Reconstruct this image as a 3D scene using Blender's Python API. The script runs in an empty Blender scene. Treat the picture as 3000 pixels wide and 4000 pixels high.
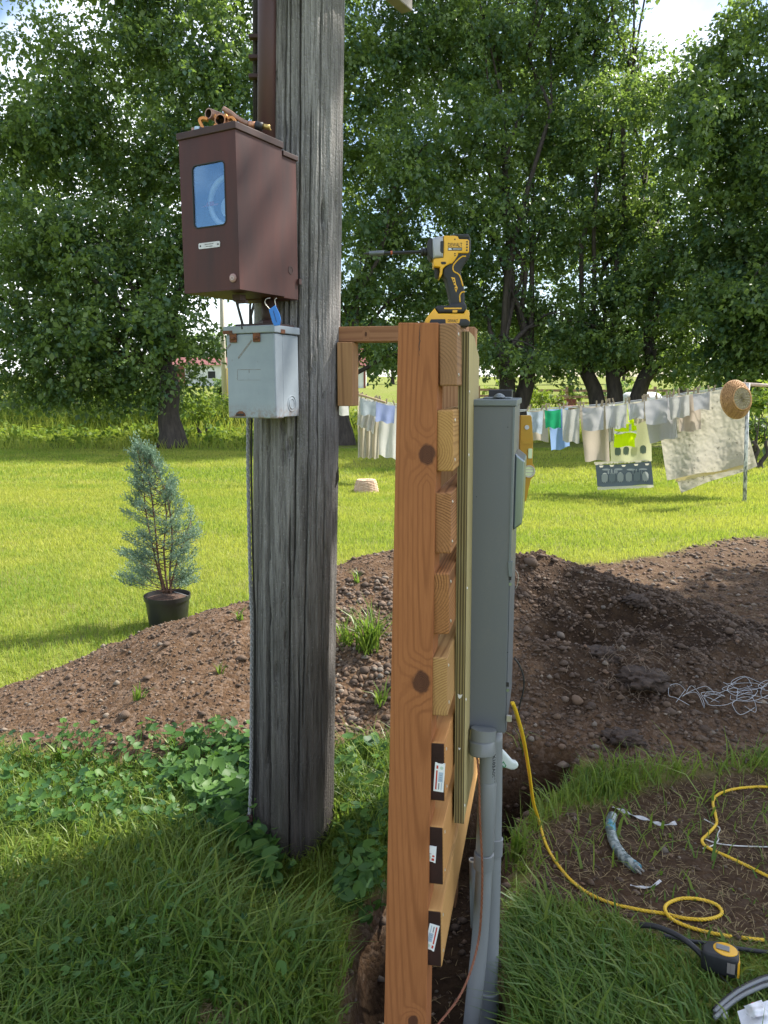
import bpy, bmesh, math, random
import numpy as np
from mathutils import Vector, Matrix, noise as mnoise

# ------------------------------------------------------------------ camera, light, exposure
scene = bpy.context.scene
CAM_H = 1.65
FPX = 3006.0                       # focal length in photo pixels (3000 x 4000 picture)
TH = math.atan(490 / FPX)          # camera looks down a little: horizon at row 1510
SUN_AZ, SUN_EL = math.radians(62), math.radians(46)

cam_d = bpy.data.cameras.new('camera')
cam_d.sensor_fit = 'VERTICAL'
cam_d.sensor_height = 34.6
cam_d.lens = 34.6 * FPX / 4000
cam_d.clip_start, cam_d.clip_end = 0.05, 3000
cam = bpy.data.objects.new('camera', cam_d)
cam.location = (0, 0, CAM_H)
cam.rotation_euler = (math.pi / 2 - TH, 0, 0)
scene.collection.objects.link(cam)
scene.camera = cam

world = bpy.data.worlds.new('World')
scene.world = world
world.use_nodes = True
wn = world.node_tree
bg = wn.nodes['Background']
sky = wn.nodes.new('ShaderNodeTexSky')
sky.sky_type = 'NISHITA'
sky.sun_disc = False
sky.sun_elevation, sky.sun_rotation = SUN_EL, SUN_AZ
sky.air_density, sky.dust_density, sky.ozone_density = 1.0, 1.2, 1.5
# thin broken cloud over the whole sky
wtc = wn.nodes.new('ShaderNodeTexCoord')
wno = wn.nodes.new('ShaderNodeTexNoise')
wno.inputs['Scale'].default_value = 3.0
wno.inputs['Detail'].default_value = 7
wn.links.new(wtc.outputs['Generated'], wno.inputs['Vector'])
wmr = wn.nodes.new('ShaderNodeMapRange')
wmr.inputs['From Min'].default_value, wmr.inputs['From Max'].default_value = .47, .64
wmr.inputs['To Min'].default_value, wmr.inputs['To Max'].default_value = 0, .75
wn.links.new(wno.outputs['Fac'], wmr.inputs['Value'])
wmx = wn.nodes.new('ShaderNodeMix'); wmx.data_type = 'RGBA'
wn.links.new(wmr.outputs['Result'], wmx.inputs['Factor'])
wn.links.new(sky.outputs['Color'], wmx.inputs['A'])
wmx.inputs['B'].default_value = (12.5, 12.8, 13.2, 1)
wn.links.new(wmx.outputs['Result'], bg.inputs['Color'])
bg.inputs['Strength'].default_value = 0.125

sun_d = bpy.data.lights.new('sun', 'SUN')
sun_d.energy, sun_d.angle, sun_d.color = 5.0, math.radians(.5), (1, .95, .86)
sun = bpy.data.objects.new('sun', sun_d)
S_DIR = Vector((math.sin(SUN_AZ) * math.cos(SUN_EL), math.cos(SUN_AZ) * math.cos(SUN_EL), math.sin(SUN_EL)))
sun.rotation_euler = S_DIR.to_track_quat('Z', 'Y').to_euler()
sun.location = (9, 5, 12)
scene.collection.objects.link(sun)

vs = scene.view_settings
vs.view_transform, vs.look, vs.gamma, vs.use_curve_mapping = 'Standard', 'None', 1, False
vs.exposure = 1.05
scene.cycles.max_bounces = 8
scene.cycles.transparent_max_bounces = 12
scene.cycles.caustics_reflective = scene.cycles.caustics_refractive = False

random.seed(7)
RNG = np.random.default_rng(7)
V = Vector
PI = math.pi

# ------------------------------------------------------------------ photo pixel -> world
FW = V((0, math.cos(TH), -math.sin(TH)))
UPV = V((0, math.sin(TH), math.cos(TH)))
C0 = V((0, 0, CAM_H))
def P(u, v, D):                    # point seen at pixel (u, v), D metres in front of the lens plane
    return C0 + D * (FW + V((1, 0, 0)) * ((u - 1500) / FPX) + UPV * ((2000 - v) / FPX))
def G(u, v, z=0.0):                # where that pixel's ray meets the level z
    d = P(u, v, 1) - C0
    return C0 + d * ((z - CAM_H) / d.z)
def mpp(D): return D / FPX

# ------------------------------------------------------------------ geometry helpers: (verts, faces)
def join(*gs):
    vs_, fs = [], []
    for v, f in gs:
        o = len(vs_)
        vs_ += [tuple(p) for p in v]
        fs += [tuple(i + o for i in q) for q in f]
    return vs_, fs
def box(c, h, ax=(1, 0, 0), ay=(0, 1, 0), az=(0, 0, 1), taper=1.0):
    c, ax, ay, az = V(c), V(ax), V(ay), V(az)
    vs_ = []
    for k in (-1, 1):
        t = taper if k > 0 else 1
        for i, j in ((-1, -1), (1, -1), (1, 1), (-1, 1)):
            vs_.append(c + ax * h[0] * i * t + ay * h[1] * j * t + az * h[2] * k)
    return vs_, [(3, 2, 1, 0), (4, 5, 6, 7), (0, 1, 5, 4), (1, 2, 6, 5), (2, 3, 7, 6), (3, 0, 4, 7)]
def bm_geo(bm):
    bm.verts.ensure_lookup_table()
    bm.verts.index_update()
    r = [v.co.copy() for v in bm.verts], [tuple(v.index for v in f.verts) for f in bm.faces]
    bm.free()
    return r
def to_bm(g):
    bm = bmesh.new()
    vv = [bm.verts.new(p) for p in g[0]]
    for f in g[1]:
        try: bm.faces.new([vv[i] for i in f])
        except ValueError: pass
    return bm
def bevel(g, off, seg=2):
    bm = to_bm(g)
    bmesh.ops.recalc_face_normals(bm, faces=bm.faces)
    es = [e for e in bm.edges if len(e.link_faces) == 2 and e.calc_face_angle(0) > .5]
    bmesh.ops.bevel(bm, geom=es, offset=off, segments=seg, profile=.5, affect='EDGES', clamp_overlap=True)
    return bm_geo(bm)
def bbox(c, h, b=.004, seg=2, **k): return bevel(box(c, h, **k), b, seg)
def tube(path, r, n=10, caps=True, closed=False):
    path = [V(p) for p in path]
    m = len(path)
    rs = r if isinstance(r, (list, tuple)) else [r] * m
    vs_, fs = [], []
    nrm = None
    for i, p in enumerate(path):
        if closed: t = path[(i + 1) % m] - path[i - 1]
        else: t = path[min(i + 1, m - 1)] - path[max(i - 1, 0)]
        t = t.normalized() if t.length > 1e-9 else V((0, 0, 1))
        if nrm is None:
            nrm = t.cross(V((0, 0, 1)))
            if nrm.length < 1e-3: nrm = t.cross(V((0, 1, 0)))
        nrm = (nrm - t * nrm.dot(t)).normalized()
        b = t.cross(nrm)
        for k in range(n):
            a = 2 * PI * k / n
            vs_.append(p + (nrm * math.cos(a) + b * math.sin(a)) * rs[i])
    for i in range(m if closed else m - 1):
        for k in range(n):
            a, b_, c, d = i * n + k, i * n + (k + 1) % n, ((i + 1) % m) * n + (k + 1) % n, ((i + 1) % m) * n + k
            fs.append((a, b_, c, d))
    if caps and not closed:
        fs.append(tuple(range(n - 1, -1, -1)))
        fs.append(tuple(range((m - 1) * n, m * n)))
    return vs_, fs
def smooth_path(pts, k=8):
    pts = [V(p) for p in pts]
    out = []
    for i in range(len(pts) - 1):
        p0, p1, p2, p3 = pts[max(i - 1, 0)], pts[i], pts[i + 1], pts[min(i + 2, len(pts) - 1)]
        for j in range(k):
            t = j / k
            out.append(.5 * ((2 * p1) + (p2 - p0) * t + (2 * p0 - 5 * p1 + 4 * p2 - p3) * t * t + (3 * p1 - p0 - 3 * p2 + p3) * t ** 3))
    out.append(pts[-1])
    return out
def resample(path, step):
    out = [path[0]]
    acc = 0
    for a, b in zip(path, path[1:]):
        L = (b - a).length
        while acc + L >= step and L > 0:
            t = (step - acc) / L
            a = a.lerp(b, t); L = (b - a).length; acc = 0
            out.append(a)
        acc += L
    return out
def lathe(prof, n=32, o=(0, 0, 0), ax=(1, 0, 0), ay=(0, 1, 0), az=(0, 0, 1), fn=None):
    o, ax, ay, az = V(o), V(ax), V(ay), V(az)
    vs_, fs = [], []
    for i, (r, z) in enumerate(prof):
        for k in range(n):
            a = 2 * PI * k / n
            rr = r + (fn(i, k, a) if fn else 0)
            vs_.append(o + ax * (rr * math.cos(a)) + ay * (rr * math.sin(a)) + az * z)
    for i in range(len(prof) - 1):
        for k in range(n):
            fs.append((i * n + k, i * n + (k + 1) % n, (i + 1) * n + (k + 1) % n, (i + 1) * n + k))
    return vs_, fs
def prism(outl, depth, o=(0, 0, 0), ax=(1, 0, 0), ay=(0, 0, 1), az=(0, 1, 0), b=0, seg=2):
    # outline in (ax, ay), pushed back by depth along az
    o, ax, ay, az = V(o), V(ax), V(ay), V(az)
    n = len(outl)
    f0 = [o + ax * p[0] + ay * p[1] for p in outl]
    g = (f0 + [p + az * depth for p in f0],
         [tuple(range(n)), tuple(range(2 * n - 1, n - 1, -1))] + [(i, (i + 1) % n, n + (i + 1) % n, n + i) for i in range(n)])
    bm = to_bm(g)
    bmesh.ops.recalc_face_normals(bm, faces=bm.faces)
    if b:
        bm.faces.ensure_lookup_table()
        es = [e for e in bm.edges if sum(len(f.verts) == n for f in e.link_faces) >= 1 and e.calc_face_angle(0) > .5]
        bmesh.ops.bevel(bm, geom=es, offset=b, segments=seg, profile=.5, affect='EDGES', clamp_overlap=True)
    return bm_geo(bm)
def rrect(w, h, r, n=5, cx=0, cy=0):
    o = []
    for (sx, sy, a0) in ((1, 1, 0), (-1, 1, PI / 2), (-1, -1, PI), (1, -1, 1.5 * PI)):
        for k in range(n + 1):
            a = a0 + PI / 2 * k / n
            o.append((cx + sx * (w / 2 - r) + r * math.cos(a), cy + sy * (h / 2 - r) + r * math.sin(a)))
    return o
def circ(r, n=20, cx=0, cy=0, sy=1): return [(cx + r * math.cos(2 * PI * k / n), cy + r * sy * math.sin(2 * PI * k / n)) for k in range(n)]

# ------------------------------------------------------------------ objects
WM = {}
COL = scene.collection
def link(o): COL.objects.link(o); return o
def tag(o, label=None, cat=None, group=None, kind=None):
    if label: o['label'] = label
    if cat: o['category'] = cat
    if group: o['group'] = group
    if kind: o['kind'] = kind
    return o
def thing(name, label, cat, loc, group=None):
    o = bpy.data.objects.new(name, None)
    o.empty_display_size = .1
    o.location = loc
    link(o)
    WM[o.name] = Matrix.Translation(V(loc))
    return tag(o, label, cat, group)
def mesh_np(name, verts, faces, mat, smooth=False, attrs=None):
    me = bpy.data.meshes.new(name)
    if isinstance(verts, np.ndarray):
        nv, nf, k = len(verts), len(faces), faces.shape[1]
        me.vertices.add(nv); me.vertices.foreach_set('co', verts.astype(np.float32).ravel())
        me.loops.add(nf * k); me.loops.foreach_set('vertex_index', faces.astype(np.int32).ravel())
        me.polygons.add(nf); me.polygons.foreach_set('loop_start', np.arange(0, nf * k, k, dtype=np.int32))
        me.update(calc_edges=True)
    else:
        me.from_pydata([tuple(p) for p in verts], [], faces)
    for nm, arr in (attrs or {}).items():
        a = me.attributes.new(nm, 'FLOAT', 'POINT')
        a.data.foreach_set('value', np.asarray(arr, dtype=np.float32))
    if smooth: me.polygons.foreach_set('use_smooth', np.ones(len(me.polygons), dtype=bool))
    if mat: me.materials.append(mat)
    me.update()
    return me
def obj(name, g, mat, parent=None, smooth=False, M=None, base=None, attrs=None, auto=False):
    """one mesh object. g in world space, or in the space of M when M is given"""
    v, f = g
    if M is None:
        if isinstance(v, np.ndarray):
            lo, hi = v.min(0), v.max(0)
            c = V(((lo[0] + hi[0]) / 2, (lo[1] + hi[1]) / 2, lo[2])) if base is None else V(base)
            v = v - np.array(c)
        else:
            xs, ys, zs = zip(*[tuple(p) for p in v])
            c = V(((min(xs) + max(xs)) / 2, (min(ys) + max(ys)) / 2, min(zs))) if base is None else V(base)
            v = [V(p) - c for p in v]
        M = Matrix.Translation(c)
    me = mesh_np(name, v, f, mat, smooth, attrs)
    if auto:
        bm = bmesh.new(); bm.from_mesh(me)
        bmesh.ops.recalc_face_normals(bm, faces=bm.faces)
        for e in bm.edges: e.smooth = len(e.link_faces) == 2 and e.calc_face_angle(0) < math.radians(35)
        for q in bm.faces: q.smooth = True
        bm.to_mesh(me); bm.free()
    o = bpy.data.objects.new(name, me)
    link(o)
    if parent is not None:
        o.parent = parent
        o.matrix_basis = WM[parent.name].inverted() @ M
    else:
        o.matrix_basis = M
    WM[o.name] = M
    return o
def obj_me(name, me, M, parent=None):
    o = bpy.data.objects.new(name, me); link(o)
    if parent is not None:
        o.parent = parent; o.matrix_basis = WM[parent.name].inverted() @ M
    else: o.matrix_basis = M
    WM[o.name] = M
    return o
def frame(o, ax, ay, az):
    M = Matrix((V(ax).to_4d(), V(ay).to_4d(), V(az).to_4d(), V((0, 0, 0, 1)))).transposed()
    M[3] = (0, 0, 0, 1)
    M[0][3], M[1][3], M[2][3] = o
    return M
def text_geo(s, size, o, ax, ay, extrude=.0004, align='CENTER', sx=1.0, fit=None):
    cu = bpy.data.curves.new('t', 'FONT')
    cu.body, cu.size, cu.extrude, cu.align_x, cu.align_y = s, size, extrude, align, 'CENTER'
    cu.resolution_u = 2
    t = bpy.data.objects.new('t', cu); link(t)
    dg = bpy.context.evaluated_depsgraph_get()
    me = bpy.data.meshes.new_from_object(t.evaluated_get(dg))
    az = V(ax).cross(V(ay))
    if fit: sx = fit / (max(v.co.x for v in me.vertices) - min(v.co.x for v in me.vertices))
    vs_ = [V(o) + V(ax) * (v.co.x * sx) + V(ay) * v.co.y + az * v.co.z for v in me.vertices]
    fs = [tuple(p.vertices) for p in me.polygons]
    bpy.data.objects.remove(t); bpy.data.curves.remove(cu); bpy.data.meshes.remove(me)
    return vs_, fs

# ------------------------------------------------------------------ materials
def nd(nt, typ, ins=None, **at):
    n = nt.nodes.new(typ)
    for k, v in at.items(): setattr(n, k, v)
    for k, v in (ins or {}).items():
        if isinstance(v, bpy.types.NodeSocket): nt.links.new(v, n.inputs[k])
        else: n.inputs[k].default_value = v
    return n
def c4(c): return (*c, 1) if len(c) == 3 else c
def new_mat(name):
    m = bpy.data.materials.new(name); m.use_nodes = True
    nt = m.node_tree
    return m, nt, nt.nodes['Principled BSDF']
def mixc(nt, f, a, b, blend='MIX'):
    n = nt.nodes.new('ShaderNodeMix'); n.data_type = 'RGBA'; n.blend_type = blend
    for k, v in (('Factor', f), ('A', a), ('B', b)):
        if isinstance(v, bpy.types.NodeSocket): nt.links.new(v, n.inputs[k])
        else: n.inputs[k].default_value = c4(v) if k != 'Factor' else v
    return n.outputs['Result']
def rng(nt, s, a, b, c=0., d=1., smooth=False):
    return nd(nt, 'ShaderNodeMapRange', {'Value': s, 'From Min': a, 'From Max': b, 'To Min': c, 'To Max': d},
              interpolation_type='SMOOTHSTEP' if smooth else 'LINEAR').outputs['Result']
def mth(nt, op, a, b=0.0, c=0.0):
    n = nt.nodes.new('ShaderNodeMath'); n.operation = op
    for i, v in enumerate((a, b, c)):
        if isinstance(v, bpy.types.NodeSocket): nt.links.new(v, n.inputs[i])
        else: n.inputs[i].default_value = v
    return n.outputs[0]
def ocoord(nt, scale=(1, 1, 1), loc=(0, 0, 0)):
    tc = nt.nodes.new('ShaderNodeTexCoord')
    return nd(nt, 'ShaderNodeMapping', {'Vector': tc.outputs['Object'], 'Scale': scale, 'Location': loc}).outputs['Vector']
def noise(nt, vec, s, det=5, rough=.6):
    return nd(nt, 'ShaderNodeTexNoise', {'Vector': vec, 'Scale': s, 'Detail': det, 'Roughness': rough}).outputs['Fac']
def bump(nt, bsdf, h, dist=.002, st=.6):
    b = nd(nt, 'ShaderNodeBump', {'Height': h, 'Distance': dist, 'Strength': st})
    nt.links.new(b.outputs['Normal'], bsdf.inputs['Normal'])
def plain(name, c1, c2=None, s=30, stretch=(1, 1, 1), rough=.6, metal=0., bmp=0., lo=.35, hi=.65, trans=0., coat=0., spec=.5):
    m, nt, b = new_mat(name)
    c2 = c2 or tuple(x * .8 for x in c1)
    vec = ocoord(nt, stretch)
    f = noise(nt, vec, s)
    col = mixc(nt, rng(nt, f, lo, hi), c1, c2)
    nt.links.new(col, b.inputs['Base Color'])
    b.inputs['Roughness'].default_value = rough
    b.inputs['Metallic'].default_value = metal
    b.inputs['Coat Weight'].default_value = coat
    b.inputs['Specular IOR Level'].default_value = spec
    if bmp: bump(nt, b, f, bmp)
    if trans:
        t = nd(nt, 'ShaderNodeBsdfTranslucent', {'Color': col})
        mx = nd(nt, 'ShaderNodeMixShader', {0: trans, 1: b.outputs[0], 2: t.outputs[0]})
        nt.links.new(mx.outputs[0], nt.nodes['Material Output'].inputs[0])
    return m
def foliage(name, ca, cb, ct, trans=.4, rough=.55, spec=.3):
    """leaf / blade material: tint attribute (0..1 per blade) blends ca-cb, ct is the colour of light coming through"""
    m, nt, b = new_mat(name)
    at = nd(nt, 'ShaderNodeAttribute', attribute_name='tint')
    col = mixc(nt, at.outputs['Fac'], ca, cb)
    nt.links.new(col, b.inputs['Base Color'])
    b.inputs['Roughness'].default_value = rough
    b.inputs['Specular IOR Level'].default_value = spec
    tcol = mixc(nt, .5, ct, col)
    t = nd(nt, 'ShaderNodeBsdfTranslucent', {'Color': tcol})
    mx = nd(nt, 'ShaderNodeMixShader', {0: trans, 1: b.outputs[0], 2: t.outputs[0]})
    nt.links.new(mx.outputs[0], nt.nodes['Material Output'].inputs[0])
    return m
def lumber(name, light, dark, seed=0., ring=.0065, cx=.02, cz=-.05, end_dark=None, knots=(), wear=None, warp_a=.035, kscale=(1, .75, .12), ring_c=1.0):
    """sawn softwood: local x = thickness, y = length, z = width; growth rings around an axis along y"""
    m, nt, b = new_mat(name)
    tc = nt.nodes.new('ShaderNodeTexCoord')
    oc = tc.outputs['Object']
    wv = nd(nt, 'ShaderNodeMapping', {'Vector': oc, 'Scale': (7, .9, 7), 'Location': (seed, seed * 1.7, seed)}).outputs['Vector']
    warp = nd(nt, 'ShaderNodeTexNoise', {'Vector': wv, 'Scale': 1.0, 'Detail': 2}).outputs['Fac']
    sep = nd(nt, 'ShaderNodeSeparateXYZ', {0: oc})
    dx = mth(nt, 'SUBTRACT', sep.outputs[0], cx)
    dz = mth(nt, 'SUBTRACT', sep.outputs[2], cz)
    r = mth(nt, 'SQRT', mth(nt, 'ADD', mth(nt, 'MULTIPLY', dx, dx), mth(nt, 'MULTIPLY', dz, dz)))
    r = mth(nt, 'ADD', r, mth(nt, 'MULTIPLY', warp, warp_a))
    r = mth(nt, 'ADD', r, mth(nt, 'MULTIPLY', sep.outputs[1], .006))
    kmask = None
    for (kx, ky, kz, ks) in knots:
        d = nd(nt, 'ShaderNodeVectorMath', {0: oc, 1: (kx, ky, kz)}, operation='SUBTRACT').outputs[0]
        d = nd(nt, 'ShaderNodeVectorMath', {0: d, 1: kscale}, operation='MULTIPLY').outputs[0]
        wob = nd(nt, 'ShaderNodeTexNoise', {'Vector': oc, 'Scale': 60.0}).outputs['Fac']
        d = nd(nt, 'ShaderNodeVectorMath', {0: d}, operation='LENGTH').outputs['Value']
        d = mth(nt, 'ADD', d, mth(nt, 'MULTIPLY', mth(nt, 'SUBTRACT', wob, .5), ks * .5))
        r = mth(nt, 'ADD', r, rng(nt, d, ks * .6, ks * 3.2, .03, 0, True))
        k = mth(nt, 'MULTIPLY', rng(nt, d, ks * .8, ks * 1.12, 1, 0, True), rng(nt, mth(nt, 'SINE', mth(nt, 'MULTIPLY', d, 2600)), -1, 1, .75, 1))
        kmask = k if kmask is None else mth(nt, 'MAXIMUM', kmask, k)
    s = mth(nt, 'SINE', mth(nt, 'MULTIPLY', r, 2 * PI / ring))
    s = rng(nt, s, -.2, 1.0)
    s = mth(nt, 'POWER', s, 1.6)
    amp = nd(nt, 'ShaderNodeTexNoise', {'Vector': wv, 'Scale': 2.3, 'Detail': 3}).outputs['Fac']
    s = mth(nt, 'MULTIPLY', s, rng(nt, amp, .35, .65, ring_c * .35, ring_c))
    fv = nd(nt, 'ShaderNodeMapping', {'Vector': oc, 'Scale': (260, 6, 260), 'Location': (seed, seed, seed)}).outputs['Vector']
    fib = nd(nt, 'ShaderNodeTexNoise', {'Vector': fv, 'Scale': 1.0, 'Detail': 4}).outputs['Fac']
    big = nd(nt, 'ShaderNodeTexNoise', {'Vector': oc, 'Scale': 9.0, 'Detail': 4}).outputs['Fac']
    mid = tuple((a + c) / 2 for a, c in zip(light, dark))
    col = mixc(nt, s, light, dark)
    col = mixc(nt, rng(nt, fib, .4, .75, 0, .45), col, dark)
    col = mixc(nt, rng(nt, big, .4, .7, 0, .35), col, mid)
    if wear: col = mixc(nt, rng(nt, big, .52, .6, 0, .5), col, wear)
    if kmask is not None: col = mixc(nt, kmask, col, (.06, .022, .012))
    if end_dark:                     # sealed / stained end grain at the near end (y = 0)
        e = rng(nt, sep.outputs[1], .0004, .0012, 1, 0)
        dcol = mixc(nt, rng(nt, big, .45, .65), end_dark, tuple(x * 1.9 for x in end_dark))
        col = mixc(nt, e, col, dcol)
    nt.links.new(col, b.inputs['Base Color'])
    b.inputs['Roughness'].default_value = .72
    b.inputs['Specular IOR Level'].default_value = .3
    h = mth(nt, 'ADD', mth(nt, 'MULTIPLY', s, -.5), fib)
    bump(nt, b, h, .0009, .5)
    return m

# ================================================================== GROUND
def vnoise(x, y, seed=0):
    xi, yi = np.floor(x).astype(np.int64), np.floor(y).astype(np.int64)
    fx, fy = x - xi, y - yi
    fx, fy = fx * fx * (3 - 2 * fx), fy * fy * (3 - 2 * fy)
    def h(a, b):
        n = (a * 374761393 + b * 668265263 + seed * 1274126177) & 0x7fffffff
        n = ((n ^ (n >> 13)) * 1274126177) & 0x7fffffff
        return ((n ^ (n >> 16)) & 0xffff) / 65535.0
    return (h(xi, yi) * (1 - fx) + h(xi + 1, yi) * fx) * (1 - fy) + (h(xi, yi + 1) * (1 - fx) + h(xi + 1, yi + 1) * fx) * fy
def fbm(x, y, o=4, seed=0):
    s, a, t = 0, .5, 0
    for k in range(o):
        s = s + a * vnoise(x * 2 ** k, y * 2 ** k, seed + k); t += a; a *= .5
    return s / t - .5
def sst(x, a, b):
    t = np.clip((x - a) / (b - a), 0, 1)
    return t * t * (3 - 2 * t)
def gpoly(px): return np.array([tuple(G(u, v))[:2] for u, v in px])
def sdf(x, y, poly):               # signed distance, negative inside
    d = np.full(x.shape, 1e9); ins = np.zeros(x.shape, bool)
    n = len(poly)
    for i in range(n):
        ax, ay = poly[i]; bx, by = poly[(i + 1) % n]
        ex, ey = bx - ax, by - ay
        t = np.clip(((x - ax) * ex + (y - ay) * ey) / (ex * ex + ey * ey + 1e-12), 0, 1)
        d = np.minimum(d, np.hypot(x - ax - t * ex, y - ay - t * ey))
        c = ((ay > y) != (by > y))
        with np.errstate(divide='ignore', invalid='ignore'):
            ins ^= c & (x < (bx - ax) * (y - ay) / (by - ay + 1e-12) + ax)
    return np.where(ins, -d, d)

RIDGE = [(-2.5, 3.62, .0, .4, .3), (-1.95, 3.8, .03, .5, .25), (-1.45, 3.95, .19, .8, .45), (-.9, 4.2, .43, 1.05, .8),
         (-.4, 4.45, .47, 1.2, .9), (0, 4.8, .62, 1.45, .9), (.5, 4.9, .66, 1.65, .9), (.95, 4.85, .58, 1.7, .9),
         (1.4, 4.75, .44, 1.45, .8), (1.8, 4.65, .30, 1.2, .7), (2.3, 4.5, .10, .85, .6), (2.9, 4.3, .0, .5, .4)]
def mound(x, y):
    m = np.zeros(x.shape)
    for a, b in zip(RIDGE, RIDGE[1:]):
        ex, ey = b[0] - a[0], b[1] - a[1]
        t = np.clip(((x - a[0]) * ex + (y - a[1]) * ey) / (ex * ex + ey * ey), 0, 1)
        dx, dy = x - a[0] - t * ex, y - a[1] - t * ey
        h, wf, wb = (a[k] + (b[k] - a[k]) * t for k in (2, 3, 4))
        w = np.where(dy < 0, wf, wb)
        q = np.hypot(dx, dy) / w
        m = np.maximum(m, h * np.clip(1.12 - np.sqrt(q * q + .0144), 0, None) ** 1.08)
    return m
TRENCH = gpoly([(1325, 3740), (1385, 3530), (1470, 3430), (1570, 3350), (1700, 3110), (1880, 3010), (2040, 2960), (2290, 2985),
                (2200, 3080), (2090, 3130), (2030, 3230), (1990, 3450), (1960, 3700), (1990, 4000), (2000, 4300), (1280, 4300), (1320, 3950)])
PATCH = gpoly([(2040, 3480), (2075, 3270), (2200, 3165), (2450, 3100), (2650, 3050), (3000, 2990), (3500, 2950), (3500, 3720), (3000, 3700),
               (2720, 3680), (2500, 3625), (2300, 3560), (2160, 3540)])
BARE = gpoly([(2000, 2185), (2250, 2205), (2400, 2190), (2550, 2165), (2750, 2125), (3000, 2092), (3400, 2070), (3700, 2500), (3000, 2640),
              (2700, 2560), (1900, 2300)])
STRAW = gpoly([(690, 3990), (800, 3940), (930, 3930), (960, 3990), (930, 4060), (720, 4060)])
def trench_f(x, y):
    n = fbm(x * 6, y * 6, 3, 11) * .10
    return sst(-(sdf(x, y, TRENCH) + n), -.015, .10)
def H(x, y):
    x, y = np.asarray(x, float), np.asarray(y, float)
    m = mound(x, y)
    rough = 1 + 1.6 * sst(x, .5, 1.1)
    z = m + m / (m + .08) * (fbm(x * 2.2, y * 2.2, 4, 3) * .13 + fbm(x * 7, y * 7, 3, 5) * .045 * rough + fbm(x * 22, y * 22, 2, 6) * .018 * rough)
    z = z - .15 * np.exp(-((x - 1.32) ** 2 / .045 + (y - 4.3) ** 2 / .016)) - .10 * np.exp(-((x - 1.02) ** 2 / .04 + (y - 4.0) ** 2 / .006)) - .08 * np.exp(-((x - 1.62) ** 2 / .02 + (y - 4.15) ** 2 / .01))
    z = z + fbm(x * 1.3, y * 1.3, 3, 21) * .03 * sst(y, -2, 3)
    z = z - .36 * trench_f(x, y) - .09 * np.exp(-((x + .27) ** 2 + (y - 2.42) ** 2) / .07)
    b = sst(-sdf(x, y, BARE), -.1, .3) * (m < .02)
    z = z + b * (fbm(x * 7, y * 7, 3, 8) * .07 + .01)
    p = sst(-sdf(x, y, PATCH), -.05, .15)
    z = z - p * .012 + p * fbm(x * 10, y * 10, 3, 9) * .02
    far = sst(y, 34, 75) * 1.75 + sst(y, 90, 260) * 3
    return z + far + fbm(x * .15, y * .15, 3, 31) * .22 * sst(y, 14, 30)
def soil(x, y):
    e = fbm(x * 3.5, y * 3.5, 4, 41) * .9
    s = sst(mound(x, y) + e * .05, .012, .05)
    s = np.maximum(s, sst(-sdf(x, y, BARE) + e * .5, -.06, .12))
    s = np.maximum(s, sst(-sdf(x, y, PATCH) + e * .16, -.05, .06))
    s = np.maximum(s, sst(-sdf(x, y, STRAW) + e * .08, -.04, .04) * .8)
    s = np.maximum(s, sst(-sdf(x, y, TRENCH) + e * .06, -.03, .02))
    return s
def h1(x, y): return float(H(np.array([x]), np.array([y]))[0])
def GT(u, v):                      # pixel ray against the modelled ground
    d = P(u, v, 1) - C0
    ts = np.concatenate([np.arange(1.2, 9, .01), np.arange(9, 120, .1)])
    zz = CAM_H + ts * d.z - H(ts * d.x, ts * d.y)
    i = np.argmax(zz < 0)
    t = ts[i - 1] + (ts[i] - ts[i - 1]) * zz[i - 1] / (zz[i - 1] - zz[i] + 1e-9)
    return C0 + d * float(t)
def on_ground(p, up=0): return V((p.x, p.y, h1(p.x, p.y) + up))

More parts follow.
